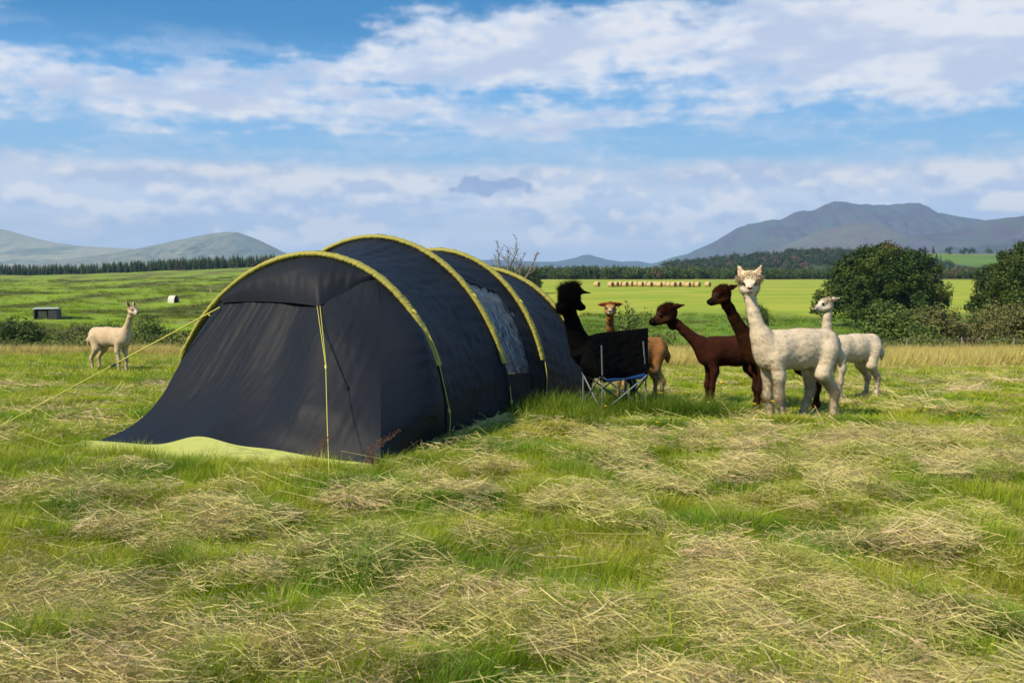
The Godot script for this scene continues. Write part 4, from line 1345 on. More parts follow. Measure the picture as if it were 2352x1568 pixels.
func make_grass() -> void:
	# lawn-like regrowth over the whole field
	var kinds := []
	for k in 4: kinds.append([tuft(20, 0.105, 0.06, 0.0036, 0.9, 500 + k, 0.7), [], []])
	for k in 3: kinds.append([tuft(26, 0.10, 0.13, 0.0075, 0.7, 520 + k, 0.6), [], []])
	for k in 2: kinds.append([tuft(34, 0.085, 0.24, 0.013, 0.7, 530 + k, 0.5), [], []])
	for i in 190000:
		var d := rng.randf_range(3.0, 36.0)
		if rng.randf() < 0.5: d = rng.randf_range(3.0, 10.0)
		var x := rng.randf_range(-0.62, 0.62) * (d + 1.2)
		var z := -d
		if d > field_edge(x) + 1.0: continue
		if in_tent(x, z): continue
		if on_skirt(x, z) and rng.randf() < 0.72: continue
		var h := hay_at(x, z)
		if d < 14.0 and rng.randf() < h * 0.22: continue
		var k := rng.randi() % 4 if d < 9.0 else (4 + rng.randi() % 3 if d < 17.0 else 7 + rng.randi() % 2)
		var long := 1.0 + 0.9 * smoothstep(0.1, 0.5, noise_b.get_noise_2d(x * 11.0, z * 11.0 + 50.0)) - 0.25 * h
		if d > 9.0 and d < 16.0: long *= 0.6
		var s := rng.randf_range(0.7, 1.25)
		var b := Basis(UP, rng.randf() * TAU).scaled(Vector3(s, s * long, s))
		b = Basis(Vector3(rng.randfn(), 0, rng.randfn()).normalized(), rng.randf() * 0.25) * b
		kinds[k][1].append(Transform3D(b, Vector3(x, gy(x, z), z)))
		var c := green_tone(x, z)
		var e := field_edge(x)
		c = c.lerp(Color(0.52, 0.43, 0.16), 0.75 * smoothstep(e - 11.0, e - 3.0, d) * smoothstep(-0.35, 0.15, noise_b.get_noise_2d(x, z) + 0.2) * rng.randf_range(0.5, 1.0))
		if rng.randf() < 0.13: c = Color(0.50, 0.43, 0.18)
		var g := rng.randf_range(0.75, 1.25)
		kinds[k][2].append(Color(c.r * g, c.g * g, c.b * g))
	for k in kinds.size():
		var o := scatter(numbered("grass"), kinds[k][0], mats.grass, kinds[k][1], kinds[k][2])
		o.set_meta("label", ["short green regrowth between the hay nearest the viewer", "green grass tufts around the tent and the alpacas", "thin distant grass at the far side of the field"][0 if k < 4 else (1 if k < 7 else 2)])
		o.set_meta("category", "grass"); o.set_meta("group", "grass of the camping field")

	# longer uncut tufts: round the tent, under the chair and here and there in the hay
	var tall := []
	for k in 3: tall.append([tuft(42, 0.26, 0.10, 0.0050, 0.55, 540 + k, 0.55), [], []])
	var spots := []
	for i in 230:
		var u := rng.randf()
		var p := Vector3(-3.85, 0, -8.62).lerp(Vector3(-1.0, 0, -7.55), u) if i < 90 else (Vector3(-1.0, 0, -7.55).lerp(Vector3(-0.45, 0, -8.9), u) if i < 140 else Vector3(-0.45, 0, -8.9).lerp(Vector3(0.75, 0, -11.6), u))
		p += Vector3(rng.randfn(0, 0.10) + 0.08, 0, rng.randfn(0, 0.10) + 0.10)
		spots.append([p, rng.randf_range(0.35, 0.75) * (0.45 if i < 90 else 0.75), 0.0])
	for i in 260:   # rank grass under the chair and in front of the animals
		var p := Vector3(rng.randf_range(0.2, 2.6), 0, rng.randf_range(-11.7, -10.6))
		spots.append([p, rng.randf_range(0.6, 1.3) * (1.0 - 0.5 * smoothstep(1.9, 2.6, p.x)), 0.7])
	for i in 60:
		var p := Vector3(rng.randf_range(0.0, 1.0), 0, rng.randf_range(-11.0, -9.8))
		spots.append([p, rng.randf_range(0.5, 1.1), 0.6])
	for i in 1500:
		var d := rng.randf_range(3.4, 9.0)
		var x := rng.randf_range(-0.56, 0.56) * d
		if in_tent(x, -d) or noise_b.get_noise_2d(x * 8.0 + 7.0, d * 8.0) < 0.05: continue
		spots.append([Vector3(x, 0, -d), rng.randf_range(0.35, 0.8), 0.12])
	for q in spots:
		var p: Vector3 = q[0]
		if in_tent(p.x, p.z) or (on_skirt(p.x, p.z) and rng.randf() < 0.8): continue
		p.y = gy(p.x, p.z)
		var s: float = q[1]
		var b := Basis(UP, rng.randf() * TAU).scaled(Vector3(0.6 + s * 0.5, s, 0.6 + s * 0.5))
		b = Basis(Vector3(0.3, 0, -1.0).normalized(), rng.randf_range(-0.5, 0.15)) * b
		var k := rng.randi() % 3
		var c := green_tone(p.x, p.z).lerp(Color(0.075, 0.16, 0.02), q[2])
		var g := rng.randf_range(0.7, 1.2)
		tall[k][1].append(Transform3D(b, p)); tall[k][2].append(Color(c.r * g, c.g * g, c.b * g))
	for k in 3:
		var o := scatter(numbered("long_grass"), tall[k][0], mats.grass, tall[k][1], tall[k][2])
		o.set_meta("label", "long dark green grass left uncut round the tent and chair"); o.set_meta("category", "grass"); o.set_meta("group", "uncut grass")

	# cut hay lying in loose drifts
	var hk := []
	for k in 5: hk.append([hay_clump(130, 0.16, 0.095, 0.0021, 0.07, 600 + k), [], []])
	for k in 3: hk.append([hay_clump(80, 0.26, 0.17, 0.0040, 0.045, 620 + k), [], []])
	for i in 30000:
		var d := rng.randf_range(2.9, 24.0)
		if rng.randf() < 0.6: d = rng.randf_range(2.9, 9.5)
		var x := rng.randf_range(-0.62, 0.62) * (d + 1.0)
		var z := -d
		if in_tent(x, z) or on_skirt(x, z): continue
		var h := hay_at(x, z)
		if rng.randf() > (h * 0.25 + 0.06) * (1.0 if d < 9.0 else 1.3): continue
		var k := rng.randi() % 5 if d < 9.0 else 5 + rng.randi() % 3
		var s := rng.randf_range(0.7, 1.2)
		var b := Basis(UP, rng.randf() * TAU).scaled(Vector3(s, s * rng.randf_range(0.8, 1.7), s))
		b = Basis(Vector3(rng.randfn(), 0, rng.randfn()).normalized(), rng.randf() * 0.22) * b
		hk[k][1].append(Transform3D(b, Vector3(x, gy(x, z) + 0.012 + 0.03 * rng.randf() * h, z)))
		var c := Color(0.80, 0.67, 0.36).lerp(Color(0.60, 0.64, 0.20), pow(rng.randf(), 1.4) * 0.9)
		if rng.randf() < 0.2: c = Color(0.46, 0.38, 0.21)
		if rng.randf() < 0.1: c = Color(0.85, 0.66, 0.44)
		hk[k][2].append(c)
	for k in hk.size():
		var o := scatter(numbered("cut_hay"), hk[k][0], mats.hay, hk[k][1], hk[k][2])
		o.set_meta("label", "loose drifts of pale dry cut hay in the foreground" if k < 5 else "cut hay lying further off among the alpacas"); o.set_meta("category", "hay"); o.set_meta("group", "cut hay")

	# single long stalks on top
	var st := []
	for k in 3: st.append([hay_clump(4, 0.25, 0.27, 0.0030, 0.10, 640 + k), [], []])
	for i in 330:
		var d := rng.randf_range(3.0, 10.0)
		var x := rng.randf_range(-0.6, 0.6) * d
		if in_tent(x, -d): continue
		var k := rng.randi() % 3
		st[k][1].append(Transform3D(Basis(UP, rng.randf() * TAU).rotated(Vector3.RIGHT, rng.randfn(0, 0.15)), Vector3(x, gy(x, -d) + 0.05, -d)))
		st[k][2].append(Color(0.70, 0.57, 0.32).lerp(Color(0.48, 0.50, 0.17), rng.randf()))
	for k in 3:
		var o := scatter(numbered("hay_stalk"), st[k][0], mats.hay, st[k][1], st[k][2])
		o.set_meta("label", "long single stalks lying across the hay and grass"); o.set_meta("category", "hay"); o.set_meta("group", "cut hay")

	# tall dry grass along the brow of the field
	var dk := []
	for k in 3: dk.append([tuft(40, 0.42, 0.22, 0.010, 0.35, 660 + k, 0.35), [], []])
	for i in 8500:
		var right := i % 5 != 0
		var x := rng.randf_range(0.5, 22.0) if right else rng.randf_range(-24.0, 1.0)
		var e := field_edge(x)
		var d := e - 7.5 * pow(rng.randf(), 1.5) if right else e - 2.6 * rng.randf()
		if right and rng.randf() > smoothstep(-0.5, 0.2, noise_b.get_noise_2d(x * 2.0, -d * 2.0)) : continue
		var k := rng.randi() % 3
		var s := rng.randf_range(0.6, 1.2) * (1.0 if right else 0.85)
		dk[k][1].append(Transform3D(Basis(Vector3(0, 0, 1), -0.2).rotated(UP, rng.randf_range(-0.4, 0.4)).scaled(Vector3.ONE * s), Vector3(x, gy(x, -d), -d)))
		dk[k][2].append(Color(0.62, 0.48, 0.20).lerp(Color(0.50, 0.46, 0.12), rng.randf()))
	for k in 3:
		var o := scatter(numbered("dry_grass"), dk[k][0], mats.hay, dk[k][1], dk[k][2])
		o.set_meta("label", "tall straw coloured grass along the far edge of the field"); o.set_meta("category", "grass"); o.set_meta("group", "dry grass at the field edge")

	# rushes and rough grass over the valley
	var rk := []
	for k in 3: rk.append([tuft(30, 0.6, 0.5, 0.055, 0.7, 680 + k, 0.6), [], []])
	for i in 17000:
		var left := i % 4 != 0
		var d := 45.0 + 330.0 * pow(rng.randf(), 1.5) if left else rng.randf_range(40.0, 142.0)
		var x := d * (rng.randf_range(-0.62, -0.1) if left else rng.randf_range(-0.1, 0.64))
		var z := -d
		if absf(z - river_z(x)) < 4.5: continue
		var t := noise_a.get_noise_2d(x * 0.9, z * 0.55) + 0.5 * noise_b.get_noise_2d(x * 0.35, z * 0.25)
		if rng.randf() > 0.25 + smoothstep(-0.25, 0.35, t): continue
		var c := ground_colour(x, z)
		c = Color(c.r * 1.5, c.g * 1.5, c.b * 1.5).lerp(Color(0.10, 0.14, 0.03), 0.5 * smoothstep(0.0, 0.35, t))
		var g := rng.randf_range(0.75, 1.3)
		var k := rng.randi() % 3
		var s := rng.randf_range(0.5, 1.2)
		rk[k][1].append(Transform3D(Basis(UP, rng.randf() * TAU).scaled(Vector3(s * 1.6, s, s * 1.6)), Vector3(x, base_y(x, z) - 0.05, z)))
		rk[k][2].append(Color(c.r * g, c.g * g, c.b * g))
	for k in 3:
		var o := scatter(numbered("rough_grass"), rk[k][0], mats.grass, rk[k][1], rk[k][2])
		o.set_meta("label", "clumps of rushes and rough grass on the green valley slope"); o.set_meta("category", "grass"); o.set_meta("group", "rough pasture")

func on_skirt(x: float, z: float) -> bool:
	var p := Vector2(x + 2.0, z + 9.4)
	var a := p.dot(Vector2(0.296, -0.955)); var b := p.dot(Vector2(0.955, 0.296))
	return a > -1.85 and a < (-0.75 if b < -1.1 else -1.2) and b > -2.2 and b < 1.75

func in_tent(x: float, z: float) -> bool:
	var d := Vector2(0.296, -0.955)
	var p := Vector2(x, z) - Vector2(-2.0, -9.4)
	var a := p.dot(d); var b := p.dot(Vector2(0.955, 0.296))
	if a < -1.38 or a > 5.2: return false
	var wl := -1.55; var wr := 1.42
	if a < 0.0:
		wl = -1.45; wr = 1.36
		if a < -1.40 + 0.0 * b: return false
	elif a < 2.0: wr = lerpf(1.42, 1.58, a / 2.0)
	return b > wl and b < wr


# ---------------------------------------------------------------- leafy plants
func leaves(m: MB, r: RandomNumberGenerator, o: Vector3, rad: Vector3, n: int, size: float, col: Color, hang := 0.0) -> void:
	for i in n:
		var d := Vector3(r.randfn(), r.randfn(), r.randfn()).normalized()
		var q := pow(r.randf(), 0.38)
		var p := o + d * rad * q
		p += Vector3(r.randfn(), r.randfn(), r.randfn()) * size * 0.5
		var nn := (d * 1.25 + Vector3(r.randfn(), r.randfn() + 0.5, r.randfn()) * 0.5).normalized()
		var a := nn.cross(Vector3(r.randfn(), r.randfn() - hang * 3.0, r.randfn())).normalized()
		var b := nn.cross(a)
		var s := size * r.randf_range(0.5, 1.25)
		var g := r.randf_range(0.84, 1.18)
		var c := Color(col.r * g * r.randf_range(0.88, 1.15), col.g * g, col.b * g)
		var i0 := m.vert(p - a * s * 0.5, nn, c); var i1 := m.vert(p + b * s * 0.32, nn, c)
		var i2 := m.vert(p + a * s * 0.5 + nn * s * 0.1, nn, c); var i3 := m.vert(p - b * s * 0.32, nn, c)
		m.quad(i0, i1, i2, i3)

func limb(m: MB, a: Vector3, b: Vector3, r0: float, r1: float, r: RandomNumberGenerator, col := Color.WHITE) -> void:
	var p := []; var rr := []
	for k in 5:
		var t := k / 4.0
		p.append(a.lerp(b, t) + Vector3(r.randfn(), r.randfn() * 0.4, r.randfn()) * (a - b).length() * 0.035 * sin(PI * t))
		rr.append(lerpf(r0, r1, t))
	m.tube(p, rr, 7, col)

func big_tree(called: String, label: String, at: Vector3, turn: float, w: float, h: float, seed_: int) -> void:
	var t := thing(called, label, "tree", at, turn, "large broadleaved trees by the river")
	var r := RandomNumberGenerator.new(); r.seed = seed_
	var tr := MB.new(); var cr := MB.new()
	limb(tr, Vector3(0, -0.3, 0), Vector3(0.1, h * 0.4, 0), 0.48, 0.32, r)
	for i in 46:
		var a := i * 2.39996 + r.randf() * 0.5
		var e := 0.02 + 0.98 * (i + 0.5) / 46.0
		var rad := sqrt(maxf(0.0, 1.0 - pow(e * 1.0, 2.3))) * r.randf_range(0.80, 1.0)
		var o := Vector3(cos(a) * rad * w * 0.43, h * (0.14 + 0.76 * e), sin(a) * rad * w * 0.43)
		var R := Vector3(1.0, 0.78, 1.0) * r.randf_range(1.15, 1.85) * (w / 14.0)
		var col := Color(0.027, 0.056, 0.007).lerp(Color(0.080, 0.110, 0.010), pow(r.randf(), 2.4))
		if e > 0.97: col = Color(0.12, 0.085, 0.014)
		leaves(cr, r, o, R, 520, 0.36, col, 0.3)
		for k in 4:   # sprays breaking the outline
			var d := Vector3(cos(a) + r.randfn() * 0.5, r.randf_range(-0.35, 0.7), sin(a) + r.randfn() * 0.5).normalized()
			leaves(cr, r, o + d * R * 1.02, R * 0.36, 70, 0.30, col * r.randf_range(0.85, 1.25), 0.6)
		if i % 3 == 0: limb(tr, Vector3(0.1, h * r.randf_range(0.2, 0.42), 0), o, 0.17, 0.05, r)
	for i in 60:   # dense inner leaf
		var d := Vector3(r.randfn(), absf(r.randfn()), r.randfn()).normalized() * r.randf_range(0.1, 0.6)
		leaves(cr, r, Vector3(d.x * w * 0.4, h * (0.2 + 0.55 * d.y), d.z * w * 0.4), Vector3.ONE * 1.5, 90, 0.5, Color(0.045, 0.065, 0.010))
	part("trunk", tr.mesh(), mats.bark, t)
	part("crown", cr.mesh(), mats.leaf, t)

func bush_shape(seed_: int, w: float, h: float, size: float, lobes: int, col: Color, col2: Color, spiky: float) -> Array:
	var r := RandomNumberGenerator.new(); r.seed = seed_
	var st := MB.new(); var lf := MB.new()
	for i in lobes:
		var a := i * 2.39996 + r.randf()
		var e := pow(r.randf(), 0.8)
		var o := Vector3(cos(a) * w * 0.36 * sqrt(r.randf()) * (1.15 - 0.6 * e), h * (0.22 + 0.58 * e), sin(a) * w * 0.36 * sqrt(r.randf()) * (1.15 - 0.6 * e))
		var R := Vector3(0.24 * w, 0.20 * h, 0.24 * w) * r.randf_range(0.7, 1.15)
		var c := col.lerp(col2, r.randf())
		leaves(lf, r, o, R, 330, size, c)
		for k in 5:
			var d := Vector3(r.randfn() * 0.6, 0.4 + r.randf() * spiky, r.randfn() * 0.6).normalized()
			leaves(lf, r, o + d * R * (1.0 + 0.3 * spiky), R * Vector3(0.22, 0.22 + 0.35 * spiky, 0.22), 34, size * 0.85, c * r.randf_range(0.9, 1.25))
		limb(st, Vector3(r.randfn() * 0.06 * w, -0.2, r.randfn() * 0.06 * w), o, 0.035, 0.010, r)
	return [st.mesh(), lf.mesh()]

func plant_bushes() -> void:
	var dark := bush_shape(71, 3.0, 3.0, 0.13, 20, Color(0.040, 0.068, 0.012), Color(0.07, 0.105, 0.016), 0.3)
	var olive := bush_shape(72, 3.0, 3.0, 0.12, 20, Color(0.095, 0.105, 0.028), Color(0.14, 0.135, 0.045), 0.8)
	var green := bush_shape(73, 3.0, 3.0, 0.13, 18, Color(0.058, 0.10, 0.016), Color(0.105, 0.15, 0.03), 0.6)
	# x, z, width, top height above the eye line datum, kind, label
	var list := [
		[14.1, -36.0, 3.4, 0.10, 2, "leafy mid green bush behind the rump of the rearmost white alpaca"],
		[16.2, -38.0, 3.6, 0.02, 1, "olive willow bush below the middle of the round tree"],
		[18.4, -39.5, 2.9, -0.25, 1, "narrow olive bush between two wider willow bushes"],
		[16.9, -34.5, 2.6, -1.15, 2, "low bright green bush in front of the olive willows"],
		[20.6, -41.0, 4.2, -0.02, 1, "wide olive brown willow bush at the right edge"],
		[19.0, -34.8, 3.4, -1.05, 0, "low dark green bush behind the fence at far right"],
		[13.0, -33.4, 2.6, -0.95, 0, "dark bush close behind the hind legs of the rear alpaca"],
		[22.6, -37.5, 3.6, -0.75, 0, "dark green bush half cut off by the right frame edge"],
		[5.6, -46.0, 3.2, -0.60, 2, "leafy green bush between the tan and the dark brown alpaca"],
		[7.6, -48.0, 2.8, -1.70, 2, "low green bush under the neck of the dark brown alpaca"],
		[24.2, -98.0, 3.0, -2.1, 0, "small dark bush seen beside the tall white alpaca's neck"],
		[-25.2, -50.0, 4.6, -1.15, 0, "round dark bush at the left edge above the dry grass"],
		[-22.2, -52.0, 4.4, -1.75, 1, "low brownish bush right of the round dark one"],
		[-19.8, -50.0, 4.0, -1.45, 2, "green bush left of the lone cream alpaca"],
		[-17.0, -46.0, 3.0, -1.35, 0, "dark bush hidden behind the body of the lone alpaca"],
		[-15.9, -44.0, 2.7, -0.70, 2, "bright green bush right of the lone cream alpaca's neck"],
		[-13.4, -43.0, 2.8, -1.15, 0, "dark low bush behind the yellow guy line"],
		[-11.6, -42.0, 2.6, -1.3, 1, "brownish bush beside the left edge of the tent"],
		[-33.5, -78.0, 3.6, -2.9, 1, "thin grey green bush on the slope right of the dark shelter"],
		[-55.5, -125.0, 6.0, -4.6, 2, "green bushes at the foot of the dark field shelter"],
		[-10.0, -48.0, 3.2, -1.3, 2, "green bush almost hidden by the tent's left side"],
		[9.6, -50.5, 2.8, -2.2, 1, "olive bush by the water behind the dark brown alpacas"],
	]
	var made := {}
	for q in list:
		var s: Array = [dark, olive, green][q[4]]
		var y := base_y(q[0], q[1]) - 0.15
		var at := Vector3(q[0], y, q[1])
		var turn := float(int(q[0] * 37.0) % 63) * 0.1
		var t: Node3D
		if made.has(q[4]): t = copy_of(made[q[4]], "bush", q[5], at, turn, "bushes along the river bank")
		else:
			t = thing("bush", q[5], "bush", at, turn, "bushes along the river bank")
			part("stem", s[0], mats.bark, t)
			part("foliage", s[1], mats.leaf, t)
			made[q[4]] = t
		t.scale = Vector3(q[2] / 3.0, (q[3] - y) / 2.85, q[2] / 3.0)
	# low scrub filling the bank between them
	var sc := []
	for k in 3:
		var r := RandomNumberGenerator.new(); r.seed = 800 + k
		var m := MB.new()
		for j in 5:
			leaves(m, r, Vector3(r.randfn() * 0.4, 0.30 + 0.2 * r.randf(), r.randfn() * 0.4), Vector3(0.45, 0.32, 0.45), 110, 0.085, Color.WHITE)
		sc.append([m.mesh(), [], []])
	for i in 3600:
		var x := rng.randf_range(-27.0, 27.0)
		var d := field_edge(x) + rng.randf_range(0.8, 17.0)
		var k := rng.randi() % 3
		var s := rng.randf_range(0.35, 1.0) * (0.45 + 0.75 * smoothstep(0.0, 0.5, noise_b.get_noise_2d(x * 2.2 + 40.0, d * 2.2) + 0.2))
		if absf(-d - river_z(x)) < 4.0: continue
		if x > 1.5 and x < 11.0 and d < 42.0: s *= 0.5
		var c := Color(0.08, 0.125, 0.018).lerp(Color(0.17, 0.18, 0.04), rng.randf())
		if noise_b.get_noise_2d(x * 2.0, d * 2.0) > 0.25: c = Color(0.12, 0.085, 0.04)
		sc[k][1].append(Transform3D(Basis(UP, rng.randf() * TAU).scaled(Vector3(s, s, s)), Vector3(x, base_y(x, -d) - 0.1, -d)))
		sc[k][2].append(c)
	for k in 3:
		var o := scatter(numbered("undergrowth"), sc[k][0], mats.leaf, sc[k][1], sc[k][2])
		o.set_meta("label", "brambles and low scrub on the bank below the field"); o.set_meta("category", "undergrowth"); o.set_meta("group", "bank undergrowth")

func dead_tree() -> void:
	var x := -0.2; var z := -205.0
	var y := base_y(x, z)
	var t := thing("dead_tree", "bare grey dead tree with several upright trunks rising behind the tent", "tree", Vector3(x, y, z))
	t.scale = Vector3(1.35, 1.55, 1.35)
	var r := RandomNumberGenerator.new(); r.seed = 77
	for s in 5:
		var bx: float = [-1.7, -0.7, 0.4, 1.1, 1.9][s]
		var top: float = [6.9, 6.4, 7.6, 5.2, 5.6][s]
		var lean: float = [-0.7, 0.1, 0.5, 1.0, 2.4][s]
		var m := MB.new()
		var a := Vector3(bx * 0.55, -0.3, r.randfn() * 0.4); var b := Vector3(bx * 0.8 + lean, top, r.randfn() * 0.5)
		limb(m, a, b, 0.20, 0.035, r)
		var tr := part("trunk", m.mesh(), mats.dead, t)
		for k in 9:
			var f := r.randf_range(0.35, 0.97)
			var p := a.lerp(b, f)
			var d := Vector3(r.randfn() * 0.7 + lean * 0.12, 0.7 + r.randf() * 0.7, r.randfn() * 0.7).normalized()
			var l := (1.0 - f) * 2.4 + r.randf_range(0.5, 1.1)
			var bm := MB.new()
			limb(bm, p, p + d * l, 0.06, 0.018, r)
			for q in 3:
				var g := r.randf_range(0.3, 0.9)
				limb(bm, p + d * l * g, p + d * l * g + Vector3(r.randfn(), r.randf() * 1.2, r.randfn()).normalized() * l * 0.5, 0.028, 0.012, r)
			part("branch", bm.mesh(), mats.dead, tr)
	var w := bush_shape(79, 3.0, 3.0, 0.2, 16, Color(0.03, 0.05, 0.012), Color(0.05, 0.07, 0.014), 0.4)
	var bu := thing("dark_bush", "dark round bush at the foot of the bare dead tree", "bush", Vector3(4.3, base_y(4.3, -206.0) - 0.3, -206.0))
	part("stem", w[0], mats.bark, bu); part("foliage", w[1], mats.leaf, bu)
	bu.scale = Vector3(1.5, 1.7, 1.5)

func conifer(seed_: int, thin: float) -> ArrayMesh:   # one unit tall
	var r := RandomNumberGenerator.new(); r.seed = seed_
	var m := MB.new()
	m.tube([Vector3(0, -0.05, 0), Vector3(0, 1.0, 0)], [0.02, 0.004], 5, Color(0.6, 0.5, 0.4))
	var y := 0.06
	while y < 0.97:
		var R := (0.24 * pow(1.0 - y, 0.8) + 0.012) * thin * r.randf_range(0.85, 1.15)
		for k in 8:
			var a := TAU * k / 8.0 + r.randf() * 0.8
			var d := Vector3(cos(a), 0, sin(a)); var s := Vector3(-sin(a), 0, cos(a)) * R * 0.42
			var l := R * r.randf_range(0.7, 1.2)
			var g := r.randf_range(0.75, 1.25)
			var c := Color(g, g, g)
			var nn := (d * 0.6 + UP * 0.8).normalized()
			var v0 := m.vert(Vector3(0, y + 0.02, 0), nn, c)
			var v1 := m.vert(Vector3(0, y - R * 0.1, 0) + d * l * 0.6 + s, nn, c)
			var v2 := m.vert(Vector3(0, y - R * 0.32, 0) + d * l, nn, c)
			var v3 := m.vert(Vector3(0, y - R * 0.1, 0) + d * l * 0.6 - s, nn, c)
			m.quad(v0, v3, v2, v1)
		y += lerpf(0.075, 0.035, y)
	return m.mesh()

func round_tree(seed_: int) -> ArrayMesh:   # one unit tall
	var r := RandomNumberGenerator.new(); r.seed = seed_
	var m := MB.new()
	m.tube([Vector3(0, -0.1, 0), Vector3(0, 0.5, 0)], [0.03, 0.02], 5, Color(0.7, 0.6, 0.5))
	for i in 9:
		var a := i * 2.4 + r.randf()
		var e := r.randf()
		var c := Color.WHITE * r.randf_range(0.8, 1.25)
		leaves(m, r, Vector3(cos(a) * 0.24 * (1.0 - 0.5 * e), 0.3 + 0.48 * e, sin(a) * 0.24 * (1.0 - 0.5 * e)), Vector3(0.2, 0.17, 0.2), 38, 0.11, c)
	return m.mesh()

func forests() -> void:
	var con := [conifer(901, 1.0), conifer(902, 0.8), conifer(903, 1.2)]
	var rnd := [round_tree(911), round_tree(912)]
	var sets := {}
	var put := func(called: String, mesh_: Mesh, xf: Transform3D, c: Color) -> void:
		if not sets.has(called): sets[called] = {}
		if not sets[called].has(mesh_): sets[called][mesh_] = [[], []]
		sets[called][mesh_][0].append(xf); sets[called][mesh_][1].append(c)
	for i in 2600:   # spruce plantation above the left slope
		var a := rng.randf_range(-0.60, -0.03)
		var d := 604.0 + 90.0 * pow(rng.randf(), 1.3)
		var x := a * d
		var h := rng.randf_range(5.0, 9.5) * (0.85 + 0.2 * smoothstep(-0.5, -0.2, a))
		var c := Color(0.036, 0.078, 0.020).lerp(Color(0.075, 0.12, 0.026), rng.randf())
		if rng.randf() < 0.09: c = Color(0.10, 0.085, 0.03)
		put.call("spruce_plantation", con[rng.randi() % 3], Transform3D(Basis(UP, rng.randf() * TAU).scaled(Vector3(h * 1.1, h, h * 1.1)), Vector3(x, base_y(x, -d) - 0.4, -d)), c)
	for i in 2300:   # mixed young wood beyond the hay field
		var a := rng.randf_range(-0.04, 0.66)
		var d := 436.0 + 70.0 * pow(rng.randf(), 1.2)
		var x := a * d
		var y := base_y(x, -d)
		var round_ := rng.randf() < 0.45 + 0.3 * smoothstep(0.35, 0.5, a)
		var h := rng.randf_range(3.5, 7.2) * (1.0 - 0.15 * smoothstep(0.1, 0.3, a))
		var c := Color(0.038, 0.078, 0.016).lerp(Color(0.085, 0.13, 0.026), rng.randf())
		if rng.randf() < 0.15 * (0.4 + smoothstep(0.2, 0.5, a)): c = Color(0.13, 0.10, 0.045)
		put.call("young_wood", rnd[rng.randi() % 2] if round_ else con[rng.randi() % 3], Transform3D(Basis(UP, rng.randf() * TAU).scaled(Vector3(h * 1.15, h, h * 1.15)), Vector3(x, y - 0.3, -d)), c)
	for i in 2600:   # old wood on the low ridge at the right
		var x := rng.randf_range(150.0, 700.0)
		var s := pow(rng.randf(), 0.8)
		var z := ridge_z(s)
		var px := x / 1000.0 * 2287.0 + 1176.0
		if px > 1990.0 and s > 0.34 + 0.1 * noise_b.get_noise_1d(x) and s < 0.97: continue
		if s > 0.985 and px > 1990.0 and rng.randf() < 0.7: continue
		if px < 1990.0 and s < 0.55 and noise_b.get_noise_2d(x * 0.2, s * 40.0) > 0.0: continue
		var y := hill_y(RIDGE, x, s)
		var h := rng.randf_range(5.5, 10.0) * (1.0 if s > 0.4 else 0.7)
		var c := Color(0.028, 0.058, 0.022).lerp(Color(0.055, 0.088, 0.03), rng.randf())
		if rng.randf() < 0.10: c = Color(0.14, 0.10, 0.075)
		put.call("ridge_wood", rnd[rng.randi() % 2] if rng.randf() < 0.8 else con[rng.randi() % 3], Transform3D(Basis(UP, rng.randf() * TAU).scaled(Vector3(h * 1.3, h, h * 1.3)), Vector3(x, y - 0.5, z)), c)
	var says := {"spruce_plantation": "long dark spruce plantation along the top of the left slope", "young_wood": "band of young mixed trees beyond the mown hay field", "ridge_wood": "old broadleaved wood on the low ridge below the mountain"}
	for k in sets:
		for me in sets[k]:
			var o := scatter(numbered(k), me, mats.leaf, sets[k][me][0], sets[k][me][1])
			o.set_meta("label", says[k]); o.set_meta("category", "wood"); o.set_meta("group", says[k])


